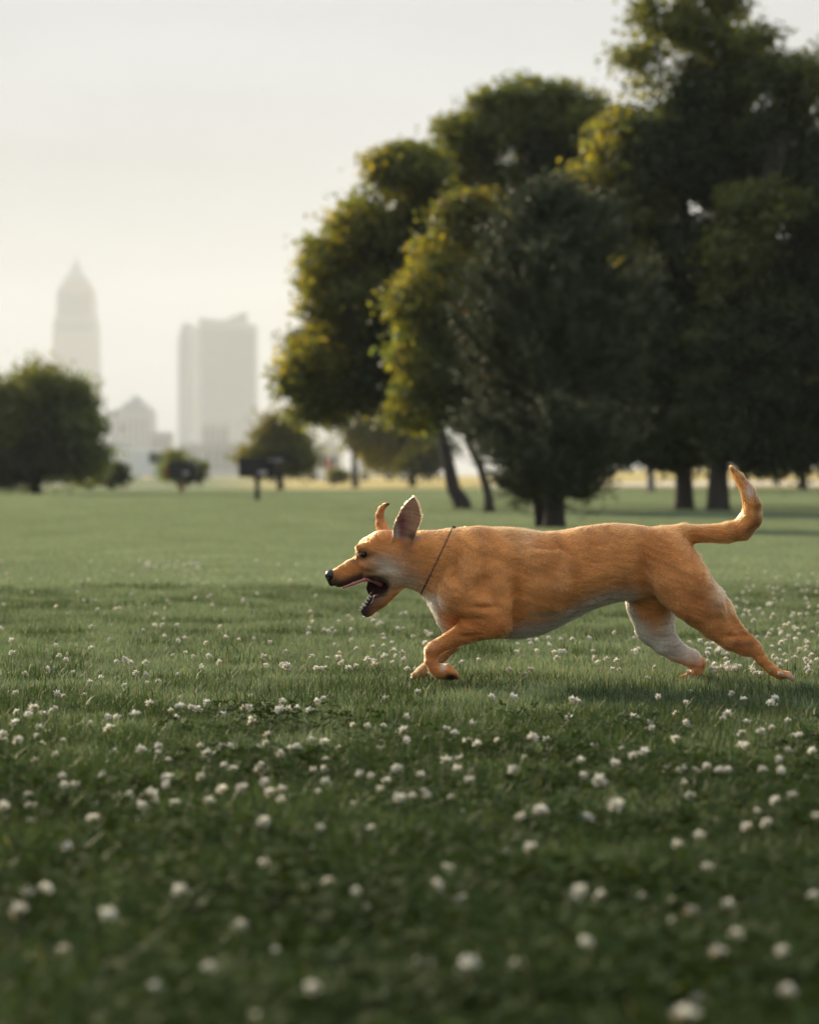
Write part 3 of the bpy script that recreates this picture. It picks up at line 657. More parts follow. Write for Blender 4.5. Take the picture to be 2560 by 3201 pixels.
co_ = scatter('clover_leaves', np.column_stack([Q2, terrain(Q2[:, 0], Q2[:, 1])]), 7 + g.integers(0, 4, n2), np.stack([g.normal(0, .08, n2), g.normal(0, .08, n2), g.random(n2) * 6.283], 1), np.stack([g.uniform(.9, 1.25, n2)] * 3, 1), NG)
tag(co_, 'dark green clover leaves crowding between the grass in the foreground', 'clover', kind='stuff')
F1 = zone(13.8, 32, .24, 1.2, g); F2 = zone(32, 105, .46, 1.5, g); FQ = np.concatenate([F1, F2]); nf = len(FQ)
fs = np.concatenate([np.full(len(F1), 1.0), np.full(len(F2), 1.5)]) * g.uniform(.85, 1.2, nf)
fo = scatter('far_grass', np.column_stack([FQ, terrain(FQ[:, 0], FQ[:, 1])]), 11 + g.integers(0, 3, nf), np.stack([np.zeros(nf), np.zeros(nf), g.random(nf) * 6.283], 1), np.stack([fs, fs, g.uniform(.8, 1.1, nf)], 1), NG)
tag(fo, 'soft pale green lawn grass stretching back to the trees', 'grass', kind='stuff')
# ------------------------------------------------------------------ white clover flowers
petal_m = leafy('clover_petal', 0.35, 0.6, (1.0, 1.0, 0.95), 0.3, 0.10, 1.0)
stem_m = plain('flower_stem', (0.07, 0.11, 0.035), 0.6, 0.2, 40)
def flower_mesh(seed, old=0.25):
    g = np.random.default_rng(seed); V = []; F = []; T = []
    n = 50
    for k in range(n):
        z = 1 - 1.55 * (k + .5) / n; r = math.sqrt(max(0, 1 - z * z)); a = k * 2.39996
        d = np.array([r * math.cos(a), r * math.sin(a), z + .18]); d /= np.linalg.norm(d); d = d + g.normal(0, .24, 3); d /= np.linalg.norm(d)
        s = np.cross(d, [.3, .2, .9]); s /= np.linalg.norm(s); w = np.cross(d, s)
        L = .0118 * g.uniform(.65, 1.2); W = .0021
        c = np.array([.80, .79, .72]) if z > -.35 + g.normal(0, .2) * old * 2 else np.array([.50, .38, .24])
        c = c * g.uniform(.85, 1.05)
        b = len(V); V += [d * .002, d * L * .55 + s * W, d * L * .55 - s * W, d * L + w * .0016, d * L * .6 + w * W * 1.2]
        F += [(b, b + 1, b + 4), (b, b + 4, b + 2), (b + 1, b + 3, b + 4), (b + 4, b + 3, b + 2)]; T += [c * .8, c, c, c, c]
    return mesh_np('flower_head', np.array(V), np.array(F), petal_m, True, {'tint': ('FLOAT_COLOR', np.clip(np.array(T), 0, 1))})
heads = [flower_mesh(s, o_) for s, o_ in ((1, .1), (2, .3), (3, .5), (4, .2), (5, .15), (6, .8))]
def stem_mesh(h, bend):
    m = MB(); m.tube([(bend, 0, -h), (bend * .7, 0, -h * .6), (0, 0, 0)], [.0011, .0010, .0008], 5, False); return m.mesh('stem', stem_m, True)
stems = [stem_mesh(.058, b_) for b_ in (.0, .012, -.015)]
FL = [(237,25),(868,15),(549,97),(614,147),(748,147),(850,120),(1188,107),(1208,115),(1330,120),(1352,120),(1368,120),(1469,120),(1500,112),(1548,85),(1608,78),(1410,20),(1700,85),(1715,125),(106,145),(200,125),(231,118),(380,180),(522,195),(618,182),(666,180),(66,226),(242,228),(267,240),(355,232),(425,160),(630,268),(718,298),(757,280),(803,285),(830,293),(742,328),(871,267),(930,275),(922,318),(940,315),(1030,290),(1050,288),(1060,345),(1102,280),(1188,262),(1176,294),(1215,295),(1252,290),(1303,297),(1055,235),(1335,260),(1363,247),(1625,247),(1710,325),(1700,380),(1710,425),(70,305),(142,287),(232,290),(215,300),(120,315),(182,312),(492,327),(455,325),(570,312),(63,350),(165,370),(200,390),(155,405),(380,352),(458,375),(12,400),(15,428),(75,425),(265,425),(170,440),(232,483),(145,510),(480,472),(595,465),(667,450),(665,475),(843,448),(875,483),(930,452),(970,450),(710,505),(1085,455),(1128,402),(1118,435),(1180,480),(1225,460),(1250,452),(1203,510),(1312,422),(1365,434),(1487,360),(1547,363),(1615,362),(1432,460),(1605,430),(1597,460),(942,530),(980,548),(1100,540),(1105,560),(1370,505),(1365,545),(1320,560),(1370,605),(1340,640),(1515,565),(1562,578),(1628,595),(1600,630),(1670,543),(263,573),(432,580),(315,615),(270,615),(700,580),(715,580),(700,610),(845,580),(935,632),(1015,625),(1115,605),(1185,632),(1135,645),(1183,675),(115,655),(500,655),(545,655),(640,655),(650,685),(15,705),(130,705),(397,700),(600,705),(738,690),(875,685),(1485,695),(1680,670),(135,770),(390,752),(597,760),(1110,768),(1345,800),(1560,800),(1580,865),(285,875),(1330,900),(1110,945),(1380,1025),(1600,1030),(1000,1035),(755,1060),(800,1085),(115,1065),(195,1050),(1160,1115),(1500,1060),(1490,1105),(1545,1135),(75,1145),(455,1160),(1005,1210),(1160,1310),(265,1310),(885,1390),(660,1465),(1120,1435),(1315,1475),(1610,1505),(1070,1600)]
FR = [(35,220),(220,95),(290,85),(346,242),(436,245),(690,258),(712,262),(650,50),(935,50),(965,40),(1003,165),(1185,218),(1048,240),(1163,268),(1357,230),(1406,250),(1540,248),(1520,268),(1535,272),(1297,48),(1283,105),(1340,105),(1525,30),(1612,78),(1560,45),(263,358),(155,377),(190,393),(242,430),(285,438),(369,423),(520,415),(583,432),(670,335),(945,328),(1012,350),(1020,373),(990,382),(783,445),(893,460),(940,490),(965,480),(990,475),(1062,450),(1120,310),(1120,420),(1165,352),(1320,335),(1340,312),(1420,345),(1395,445),(1415,450),(1398,395),(1480,388),(1525,370),(1594,342),(1640,403),(1615,405),(1702,400),(158,515),(211,503),(200,546),(50,572),(252,592),(437,550),(483,500),(545,540),(726,512),(731,573),(865,522),(800,595),(1087,542),(1145,548),(1200,555),(1155,603),(1250,537),(1305,552),(1340,550),(1484,547),(1555,507),(1550,465),(1594,465),(1565,553),(1693,470),(10,660),(62,640),(75,660),(178,665),(1183,663),(1465,722),(1537,678),(1609,658),(218,728),(468,748),(555,722),(750,755),(845,787),(870,700),(1220,827),(1135,868),(1502,773),(1420,790),(1712,745),(85,820),(510,875),(400,905),(1255,962),(160,968),(117,1035),(212,1095),(720,1065),(802,1078),(985,1090),(1018,1160),(1108,1105),(1095,1190),(1197,1150),(1340,1120),(1370,1245),(1700,1080),(740,1280),(1300,1320),(1572,1315),(58,1378),(250,1380),(455,1375),(690,1370),(1590,1485),(1225,1530),(1165,1580)]
spots = [(x / 1.347, 2000 + y / 1.347) for x, y in FL] + [(1280 + x / 1.347, 2000 + y / 1.347) for x, y in FR]
# nearest = lowest in the picture
spots.sort(key=lambda p: -p[1])
gf = np.random.default_rng(17)
def flower_spot(p): 
    h = gf.uniform(.024, .060); q = ground_pix(p[0], p[1], h); return q
near_sp = spots[:300]; rest = [flower_spot(p) for p in spots[300:]]
ORD = ['first', 'second', 'third', 'fourth', 'fifth', 'sixth', 'seventh', 'eighth', 'ninth', 'tenth', 'eleventh', 'twelfth', 'thirteenth', 'fourteenth', 'fifteenth', 'sixteenth', 'seventeenth', 'eighteenth', 'nineteenth', 'twentieth']
ROWS = [(2850, 'large, very blurred'), (2680, 'heavily blurred'), (2530, 'softly blurred'), (2430, 'slightly blurred'), (2330, 'nearly sharp'), (2240, 'sharp'), (2140, 'small sharp'), (0, 'tiny sharp')]
COLS = [(300, 'at the left edge'), (680, 'left of centre'), (1000, 'left of the dog nose'), (1330, 'below the dog head'), (1600, 'below the dog forelegs'), (1950, 'below the dog belly'), (2300, 'below the dog hind legs'), (9999, 'at the right edge')]
def bucket(p): return (next(k for k, r_ in enumerate(ROWS) if p[1] > r_[0]), next(k for k, c_ in enumerate(COLS) if p[0] < c_[0]))
members = {}
for p in near_sp: members.setdefault(bucket(p), []).append(p)
for v_ in members.values(): v_.sort()
def flower_label(p):
    """how sharp the flower is, where it stands, and its place among its neighbours"""
    b_ = bucket(p); mem = members[b_]; r_, c_ = ROWS[b_[0]][1], COLS[b_[1]][1]
    if len(mem) == 1: lab = '%s white clover flower alone in its row %s' % (r_, c_)
    else: lab = '%s white clover flower %s, %s from left there' % (r_, c_, ORD[mem.index(p)])
    return lab, 'white clover flowers in the foreground'
for i, p in enumerate(near_sp):
    q = flower_spot(p); lab, grp = flower_label(p)
    e = empty('clover_flower', (q.x, q.y, 0.0)); tag(e, lab, 'flower', grp)
    s_ = float(np.clip(gf.normal(.82, .17), .45, 1.2))
    ho = link(bpy.data.objects.new('flower_head', heads[int(gf.integers(0, 6))]), e); ho.location = (0, 0, q.z); ho.rotation_euler = (gf.normal(0, .3), gf.normal(0, .3), gf.random() * 6.28); ho.scale = (s_, s_, s_ * gf.uniform(.7, 1.1))
    st2 = link(bpy.data.objects.new('stem', stems[i % 3]), e); st2.location = (0, 0, q.z); st2.rotation_euler = (0, 0, gf.random() * 6.28)
# the far ones behind the dog: countless
fsrc = bpy.data.collections.new('flower_sources')
for k, hme in enumerate(heads[:4]): fsrc.objects.link(bpy.data.objects.new('head_%d' % k, hme))
FP = [tuple(q) for q in rest]
def far_flowers(n, x0, x1, y0, y1):
    """display-pixel box of lawn -> n flowers, denser in clumps"""
    k = 0
    while k < n:
        sx_, sy_ = gf.uniform(x0, x1), gf.uniform(y0, y1); q = ground_pix(sx_ * D2S, sy_ * D2S, gf.uniform(.035, .055))
        if gf.random() < .25 + .75 * max(0, float(patch(q.x, q.y, 2.2, 1.0)) * 1.4): FP.append(tuple(q)); k += 1
far_flowers(70, -40, 900, 1270, 1420); far_flowers(45, 640, 960, 1290, 1420); far_flowers(150, 1480, 1760, 1260, 1420); far_flowers(40, 1060, 1500, 1330, 1420); far_flowers(40, -40, 700, 1170, 1280); far_flowers(35, 1560, 1760, 1200, 1270); far_flowers(30, 300, 420, 1183, 1196)
FP = np.array(FP); nf = len(FP)
ff_ = scatter('far_clover_flowers', FP, gf.integers(0, 4, nf), np.stack([gf.normal(0, .3, nf), gf.normal(0, .3, nf), gf.random(nf) * 6.28], 1), np.stack([gf.uniform(.6, .9, nf)] * 3, 1), scatter_group(fsrc))
tag(ff_, 'tiny white clover blossoms dotted over the lawn beside and behind the dog', 'flower', kind='stuff')
# ------------------------------------------------------------------ the dog: one continuous body from blended tapered volumes
PXM = FPX / FOCUS                                                  # photo pixels per metre at the dog
def smin(a, b, k):
    h = np.clip(.5 + .5 * (b - a) / k, 0, 1); return b + (a - b) * h - k * h * (1 - h)
def smax(a, b, k): return -smin(-a, -b, k)
def cone(X, Y, Z, a, b, ra, rb, ky):
    """tapered capsule; y squeezed by ky"""
    ax, ay, az = a; bx, by, bz = b
    px, py, pz = X - ax, (Y - ay) / ky, Z - az; dx, dy, dz = bx - ax, (by - ay) / ky, bz - az
    L2 = dx * dx + dy * dy + dz * dz
    t = np.clip((px * dx + py * dy + pz * dz) / L2, 0, 1)
    q = np.sqrt((px - dx * t) ** 2 + (py - dy * t) ** 2 + (pz - dz * t) ** 2) - (ra + (rb - ra) * t)
    return q * min(1.0, .5 + .5 * ky)
def ell(X, Y, Z, c, r):
    q = np.sqrt(((X - c[0]) / r[0]) ** 2 + ((Y - c[1]) / r[1]) ** 2 + ((Z - c[2]) / r[2]) ** 2)
    return (q - 1) * min(r)
TOR = np.array([  # x, top, bottom, half width
 (1312, 1800, 1838, 18), (1335, 1752, 1880, 52), (1365, 1712, 1930, 80), (1400, 1684, 1960, 94), (1450, 1662, 1980, 104), (1500, 1652, 1990, 111), (1560, 1650, 1996, 116), (1616, 1652, 1998, 119), (1697, 1665, 1985, 119),
 (1761, 1660, 1951, 114), (1848, 1642, 1907, 104), (1918, 1637, 1884, 97), (1993, 1642, 1872, 94), (2060, 1652, 1856, 92), (2110, 1662, 1835, 86), (2150, 1688, 1815, 70), (2188, 1740, 1796, 34)], float)
TOR[:, 3] *= np.interp(TOR[:, 0], [1300, 1400, 1620, 1760, 1960, 2080], [1, .90, .90, .95, .93, .92])
def torso(X, Y, Z):
    x = X[:, 0, 0]
    tp = np.interp(x, TOR[:, 0], TOR[:, 1]); bt = np.interp(x, TOR[:, 0], TOR[:, 2]); wd = np.interp(x, TOR[:, 0], TOR[:, 3])
    for _ in range(6):                                             # round the kinks
        for arr in (tp, bt, wd): arr[2:-2] = (arr[:-4] + arr[1:-3] + arr[2:-2] + arr[3:-1] + arr[4:]) / 5
    c = ((tp + bt) / 2)[:, None, None]; h = ((bt - tp) / 2)[:, None, None]; w = wd[:, None, None]
    zn = (Z - c) / h
    ww = w * (1 + .10 * np.clip(zn, -1, .4) - .30 * np.clip(zn - .25, 0, 1))   # widest at mid-rib, keel below
    q = (np.abs(zn) ** 2.25 + np.abs(Y / ww) ** 2.25) ** (1 / 2.25)
    d = (q - 1) * np.minimum(h, w) * .9
    ex = np.maximum(TOR[0, 0] - X, 0) + np.maximum(X - TOR[-1, 0], 0)
    return np.where(ex > 0, np.maximum(d, 0) + ex, d)
def chain(pts, ky, k=10):
    """pts: (x, y, z, r)"""
    return [('c', pts[i][:3], pts[i + 1][:3], pts[i][3], pts[i + 1][3], ky) for i in range(len(pts) - 1)], k
PARTS = []                                                         # (list of prims, inner k, outer k, fur length, flow sign)
def add(pts, ky, k_in, k_out, fur=.010): PARTS.append((chain(pts, ky)[0], min(k_in, 5), k_out, fur))
# neck, head
add([(1480, 0, 1765, 108), (1400, 0, 1757, 101), (1330, 0, 1754, 95), (1268, 0, 1752, 84)], .80, 20, 30, .009)
add([(1235, 0, 1738, 80), (1200, 0, 1730, 72), (1162, 0, 1727, 50)], .86, 14, 22, .006)
add([(1215, 0, 1790, 58), (1190, 0, 1800, 44)], 1.05, 10, 18, .007)                                   # cheeks
add([(1155, 0, 1764, 42), (1100, 0, 1783, 33), (1052, 0, 1803, 26)], .80, 10, 14, .004)               # bridge of the muzzle
add([(1140, 0, 1783, 34), (1095, 0, 1800, 28), (1062, 0, 1814, 22)], .95, 10, 10, .004)               # upper lips
add([(1224, 0, 1824, 38), (1186, 0, 1868, 32), (1148, 0, 1909, 21)], .85, 8, 10, .004)                # lower jaw
add([(1148, -34, 1708, 13), (1122, -28, 1712, 11)], .9, 6, 10, .004); add([(1148, 34, 1708, 13), (1122, 28, 1712, 11)], .9, 6, 10, .004)   # brows
add([(1170, -44, 1760, 20), (1140, -34, 1766, 12)], .7, 6, 14, .004); add([(1170, 44, 1760, 20), (1140, 34, 1766, 12)], .7, 6, 14, .004)   # cheekbones
add([(1176, 26, 1808, 26), (1172, 27, 1838, 27), (1176, 26, 1860, 22)], .42, 5, 6, .004)                        # far cheek skin stretched between the jaws
# far ear: folded back edge-on
add([(1200, 52, 1668, 26), (1190, 58, 1640, 17), (1186, 62, 1612, 13), (1191, 64, 1592, 10), (1204, 62, 1579, 7), (1215, 60, 1575, 4)], 1.5, 6, 10, .004)
# near fore leg
add([(1448, -110, 1816, 25), (1434, -114, 1850, 24)], .55, 5, 16, .008)                                  # point of the shoulder
for s_ in (-1, 1):
    add([(2092, s_ * 72, 1752, 40), (2160, s_ * 102, 1820, 42), (2228, s_ * 102, 1895, 25)], .5, 5, 14, .010)      # outer thigh muscle
    add([(2038, s_ * 66, 1752, 34), (2075, s_ * 92, 1830, 32), (2120, s_ * 96, 1905, 21)], .5, 5, 16, .009)      # front thigh muscle
    for rx_, rz_ in ((1665, 0), (1702, 4), (1738, 6)):
        add([(rx_, s_ * 96, 1740 + rz_, 20), (rx_ + 16, s_ * 104, 1820 + rz_, 19), (rx_ + 6, s_ * 92, 1890 + rz_ * .5, 15)], .6, 5, 20, .010)   # ribs
add([(1490, -68, 1738, 46), (1462, -76, 1795, 60), (1428, -86, 1858, 58)], .62, 20, 15, .009)         # shoulder blade
add([(1430, -88, 1866, 54), (1490, -96, 1902, 56), (1548, -98, 1935, 48)], .62, 20, 10, .008)         # upper arm
add([(1545, -82, 1790, 40), (1572, -102, 1890, 32), (1582, -102, 1945, 20)], .60, 16, 9, .008)         # triceps
add([(1562, -92, 1948, 40), (1515, -94, 1953, 41), (1460, -96, 1968, 38), (1405, -96, 1997, 26), (1362, -96, 2020, 23), (1350, -96, 2030, 23)], .74, 10, 12, .006)
add([(1350, -96, 2030, 23), (1345, -97, 2058, 18), (1356, -98, 2082, 18), (1376, -98, 2094, 19)], .9, 8, 8, .005)
add([(1372, -98, 2094, 22), (1392, -98, 2095, 25), (1408, -98, 2102, 19)], 1.15, 6, 8, .005)
for dy in (-23, -8, 8, 22): add([(1394, -98 + dy, 2090, 9.5), (1416, -98 + dy, 2097, 10), (1427, -98 + dy, 2110, 8)], 1.0, 3, 4, .0025)   # toes
add([(1392, -98, 2106, 13), (1404, -98, 2112, 9)], 1.5, 3, 4, .001)                                          # pad
# far fore leg
add([(1425, 72, 1800, 60), (1400, 80, 1890, 52), (1415, 84, 1940, 46)], .62, 20, 24, .008)
add([(1415, 84, 1935, 47), (1430, 86, 1985, 34), (1416, 88, 2018, 26), (1382, 90, 2056, 20), (1343, 92, 2088, 18)], .85, 10, 14, .006)
add([(1343, 92, 2088, 19), (1320, 94, 2108, 18), (1298, 95, 2120, 13)], 1.15, 6, 6, .005)
# near hind leg
add([(2072, -38, 1742, 80), (2130, -58, 1825, 88), (2188, -68, 1888, 74), (2228, -72, 1944, 52), (2276, -74, 1994, 35), (2320, -75, 2020, 27)], .66, 18, 22, .010)
add([(2330, -75, 2016, 31), (2352, -75, 2028, 23), (2372, -76, 2058, 18), (2402, -76, 2088, 17), (2432, -77, 2106, 16)], .85, 8, 10, .006)
add([(2250, -70, 1880, 20), (2300, -73, 1955, 12), (2352, -75, 2008, 9)], .7, 8, 12, .012)             # tendon to the hock
for dy in (-18, -6, 7, 19): add([(2430, -77 + dy, 2102, 10.5), (2454, -78 + dy * 1.1, 2106, 11), (2466, -78 + dy * 1.1, 2116, 8)], 1.0, 3, 4, .003)   # toes
# far hind leg
add([(2060, 40, 1790, 84), (2042, 58, 1890, 80), (2052, 66, 1962, 63), (2082, 70, 2008, 45), (2122, 72, 2042, 33), (2170, 73, 2066, 27)], .66, 16, 26, .007)
add([(2170, 73, 2064, 27), (2196, 73, 2080, 19), (2184, 73, 2106, 19), (2166, 73, 2126, 19), (2140, 73, 2130, 14)], .9, 8, 10, .005)
# tail
add([(2080, 0, 1690, 42), (2135, 0, 1672, 33), (2205, -4, 1668, 25), (2268, -8, 1666, 29), (2316, -10, 1656, 33), (2346, -10, 1622, 32), (2350, -8, 1582, 27), (2336, -4, 1536, 21), (2312, 0, 1496, 14), (2286, 2, 1462, 6)], .95, 14, 22, .014)
EYES = [(1135, -41, 1733, 9.5), (1135, 41, 1733, 9.5)]
# near ear: cupped sheet, hollow side towards the camera
EAR_B, EAR_T = np.array([1257., -52., 1690.]), np.array([1294., -78., 1552.])
def ear(X, Y, Z):
    ax = EAR_T - EAR_B; L = np.linalg.norm(ax); u_ = ax / L
    side = np.cross(u_, [0, 1, 0]); side /= np.linalg.norm(side)
    if side[0] < 0: side = -side
    nrm = np.cross(side, u_); nrm = nrm if nrm[1] < 0 else -nrm    # towards the camera
    px, py, pz = X - EAR_B[0], Y - EAR_B[1], Z - EAR_B[2]
    u = (px * u_[0] + py * u_[1] + pz * u_[2]) / L; v = px * side[0] + py * side[1] + pz * side[2]; w = px * nrm[0] + py * nrm[1] + pz * nrm[2]
    hw_ = np.interp(u, [-.1, 0, .2, .45, .65, .82, .93, 1.0], [26, 31, 36, 37, 33, 22, 12, 3]); vc = np.interp(u, [0, .3, .6, 1.0], [0, -1, 4, 0])
    t = (v - vc) / np.maximum(hw_, 3); w0 = -15 * (1 - np.clip(t, -1.3, 1.3) ** 2) * np.interp(u, [0, .3, 1.], [1.3, 1.1, .3]) + 6
    th = np.interp(u, [0, .5, 1.], [6.0, 4.6, 3.6])
    d = smax(np.abs(w - w0) - th, np.abs(v - vc) - hw_, 3)
    return np.maximum(d, np.maximum(u - 1.0, -.06 - u) * L)
def build_sdf(h):
    lo = np.array([1000., -150., 1440.]); hi = np.array([2478., 150., 2146.])
    ax = [np.arange(lo[i], hi[i], h, dtype=np.float32) for i in range(3)]
    Fd = np.full([len(a) for a in ax], 60., np.float32)
    def sub(bl, bh):
        sl_ = []
        for i in range(3):
            a0 = max(0, int((bl[i] - lo[i]) / h)); a1 = min(len(ax[i]), int((bh[i] - lo[i]) / h) + 2); sl_.append(slice(a0, a1))
        s = tuple(sl_); X, Y, Z = np.meshgrid(ax[0][s[0]], ax[1][s[1]], ax[2][s[2]], indexing='ij'); return s, X, Y, Z
    s, X, Y, Z = sub((1270, -150, 1600), (2240, 150, 2040)); Fd[s] = np.minimum(Fd[s], torso(X, Y, Z))
    for prims, ki, ko, fur in PARTS:
        al = np.array([p[1] for p in prims] + [p[2] for p in prims]); rm = max(max(p[3], p[4]) for p in prims) + ko + 14
        s, X, Y, Z = sub(al.min(0) - rm, al.max(0) + rm)
        d = None
        for p in prims:
            q = cone(X, Y, Z, p[1], p[2], p[3], p[4], p[5]); d = q if d is None else smin(d, q, ki)
        Fd[s] = smin(Fd[s], d, ko)
    s, X, Y, Z = sub((1205, -120, 1530), (1330, -10, 1720)); Fd[s] = smin(Fd[s], ear(X, Y, Z), 7)
    # creases: behind the shoulder, in front of the thigh, between ear and cheek
    for c, r, k in (((1612, -150, 1870), (15, 58, 100), 22), ((2000, -128, 1790), (20, 58, 95), 26), ((1440, -152, 1930), (60, 40, 13), 14), ((1502, -154, 1818), (34, 52, 22), 22), ((1515, -162, 1893), (44, 46, 10), 14), ((1425, -150, 1770), (11, 60, 60), 22), ((1238, -80, 1712), (34, 12, 10), 8), ((1250, -66, 1672), (15, 16, 34), 8),
                    ((1512, -152, 1790), (14, 40, 60), 20), ((2300, -104, 1985), (50, 14, 8), 8)):
        rr = np.array(r) + k; s, X, Y, Z = sub(np.array(c) - rr, np.array(c) + rr); Fd[s] = smax(Fd[s], -ell(X, Y, Z, c, r), k)
    for a_, b_, r_, k in (((2088, -134, 1770), (2158, -140, 1890), 22, 16), ((1592, -146, 1760), (1614, -150, 1940), 24, 14), ((1996, -122, 1700), (2022, -132, 1850), 24, 20), ((1430, -124, 1985), (1530, -128, 1978), 7, 5), ((1660, -148, 1900), (1850, -128, 1850), 14, 18)):
        al = np.array([a_, b_]); s, X, Y, Z = sub(al.min(0) - r_ - k, al.max(0) + r_ + k); Fd[s] = smax(Fd[s], -cone(X, Y, Z, a_, b_, r_, r_, 1.0), k)
    # open mouth: hollow the near cheek, keep the far one
    for c, r in (((1160, -28, 1838), (40, 38, 25)), ((1190, -34, 1832), (20, 36, 17)), ((1152, -14, 1868), (15, 18, 20))):
        rr = np.array(r) + 10; s, X, Y, Z = sub(np.array(c) - rr, np.array(c) + rr); Fd[s] = smax(Fd[s], -ell(X, Y, Z, c, r), 5)
    for e in EYES:
        rr = e[3] + 12; s, X, Y, Z = sub(np.array(e[:3]) - rr, np.array(e[:3]) + rr)
        Fd[s] = smax(Fd[s], -ell(X, Y, Z, e[:3], (e[3] * 1.25, e[3] * 1.1, e[3] * .85)), 3)
    return Fd, lo, h
def surface_nets(Fd, lo, h):
    nx, ny, nz = Fd.shape; ins = Fd < 0
    acc = np.zeros((nx - 1, ny - 1, nz - 1, 3), np.float32); cnt = np.zeros((nx - 1, ny - 1, nz - 1), np.int16); edges = []
    for a in range(3):
        sl0 = [slice(None)] * 3; sl1 = [slice(None)] * 3; sl0[a] = slice(0, -1); sl1[a] = slice(1, None)
        cr_ = ins[tuple(sl0)] != ins[tuple(sl1)]; I = np.argwhere(cr_)
        b, c = [q for q in range(3) if q != a]
        ok = (I[:, b] > 0) & (I[:, c] > 0) & (I[:, b] < Fd.shape[b] - 1) & (I[:, c] < Fd.shape[c] - 1); I = I[ok]
        J = I.copy(); J[:, a] += 1; f0 = Fd[tuple(I.T)]; f1 = Fd[tuple(J.T)]; t = f0 / (f0 - f1)
        p = I.astype(np.float32); p[:, a] += t
        cells = []
        for ob, oc in ((-1, -1), (0, -1), (0, 0), (-1, 0)):
            K = I.copy(); K[:, b] += ob; K[:, c] += oc; np.add.at(acc, tuple(K.T), p); np.add.at(cnt, tuple(K.T), 1); cells.append(K)
        flip = (f0 < 0) ^ (a == 1); edges.append((cells, flip))
    act = cnt > 0; idm = np.full(act.shape, -1, np.int32); idm[act] = np.arange(act.sum())
    v = acc[act] / cnt[act][:, None] * h + lo; Fc = []
    for cells, flip in edges:
        q = np.stack([idm[tuple(K.T)] for K in cells], 1); q[~flip] = q[~flip][:, ::-1]; Fc.append(q)
    return v, np.concatenate(Fc)
def dog_to_world(v):
    return np.stack([(v[:, 0] - 1280.) / PXM, v[:, 1] / PXM, CAM_H - (v[:, 2] - HORIZ) / PXM], 1)
Fd, lo_, h_ = build_sdf(3.2)
dv, df = surface_nets(Fd, lo_, h_); del Fd
# light smoothing
ed = np.concatenate([df[:, [0, 1]], df[:, [1, 2]], df[:, [2, 3]], df[:, [3, 0]]]); deg = np.bincount(ed.ravel(), minlength=len(dv)).astype(float)
for _ in range(2):
    sm = np.zeros_like(dv)
    for k in range(3): sm[:, k] = np.bincount(ed[:, 0], dv[ed[:, 1], k], len(dv)) + np.bincount(ed[:, 1], dv[ed[:, 0], k], len(dv))
    dv = dv * .5 + .5 * sm / deg[:, None]
def quad_normals(v, f):
    fn = np.cross(v[f[:, 2]] - v[f[:, 0]], v[f[:, 3]] - v[f[:, 1]]); n = np.zeros_like(v)
    for k in range(4): np.add.at(n, f[:, k], fn)
    return unit(n)
W = dog_to_world(dv)
if (np.cross(W[df[:, 1]] - W[df[:, 0]], W[df[:, 2]] - W[df[:, 0]]) * W[df[:, 0]]).sum() < 0: df = df[:, ::-1]
dn = quad_normals(W, df)
# fur length, flow and coat colour per vertex
X, Y, Z = dv[:, 0], dv[:, 1], dv[:, 2]
flow = np.zeros((len(dv), 3)); flen = np.zeros(len(dv)); wsum = np.zeros(len(dv)) + 1e-9
td = np.abs(Y) * 0 + np.where((X > 1320) & (X < 2180), 4., 60.); wt = np.exp(-(td / 14.) ** 2) * .6
flow += wt[:, None] * np.array([1, 0, .16]); flen += wt * .011; wsum += wt
for prims, ki, ko, fur in PARTS:
    for p in prims:
        d = cone(X, Y, Z, *p[1:6]); wt = np.exp(-(np.clip(d, 0, None) / 10.) ** 2) * np.exp(-(np.clip(-d, 0, None) / 16.) ** 2)
        ax_ = np.array(p[2]) - np.array(p[1]); ax_ = ax_ / np.linalg.norm(ax_)
        if p[1][0] < 1500 and p[2][2] < 1915 and p[1][1] == 0: ax_ = -ax_   # head and neck: hair runs back from the nose
        flow += wt[:, None] * ax_; flen += wt * fur; wsum += wt
flow = unit(np.stack([flow[:, 0], flow[:, 1], -flow[:, 2]], 1)); flen = flen / wsum
def blob(c, r, side=None, p=2.0):
    q = ((X - c[0]) / r[0]) ** 2 + ((Z - c[1]) / r[1]) ** 2
    w = np.exp(-q ** (p / 2) * 1.1)
    if side == 'near': w = w * sst(25, -15, Y) if False else w * (1 - sst(-15, 25, Y))
    if side == 'far': w = w * sst(-10, 20, Y)
    return w
TAN, ORANGE, WHITE, DARK, BLACK = map(np.array, ((.60, .232, .058), (.43, .118, .017), (.74, .68, .60), (.085, .034, .014), (.010, .008, .008)))
colr = np.tile(TAN, (len(dv), 1))
nzv = .5 * np.sin(X * .021 + Z * .013) * np.sin(Z * .027 + 1.3) + .3 * np.sin(X * .055 - Z * .04 + 2) + .25 * np.sin(X * .11 + Z * .09) * np.sin(Z * .13)
def vnoise(a, b, seed):
    L_ = np.random.default_rng(seed).random((256, 256)); i0 = np.floor(a).astype(int); j0 = np.floor(b).astype(int); fa = a - i0; fb = b - j0; fa = fa * fa * (3 - 2 * fa); fb = fb * fb * (3 - 2 * fb)
    q = lambda i, j: L_[i % 256, j % 256]
    return (q(i0, j0) * (1 - fa) + q(i0 + 1, j0) * fa) * (1 - fb) + (q(i0, j0 + 1) * (1 - fa) + q(i0 + 1, j0 + 1) * fa) * fb - .5
streak = vnoise(X / 34 + Y / 60, Z / 7 - X / 60 + Y / 9, 1); mott = vnoise(X / 46, Z / 30 + Y / 40, 2); fine = vnoise(X / 14, Z / 5 + Y / 7, 3)
colr = colr * (1 + .10 * nzv)[:, None]
def mixc(w, c): 
    global colr
    w = np.clip(w, 0, 1)[:, None]; colr = colr * (1 - w) + np.asarray(c) * w
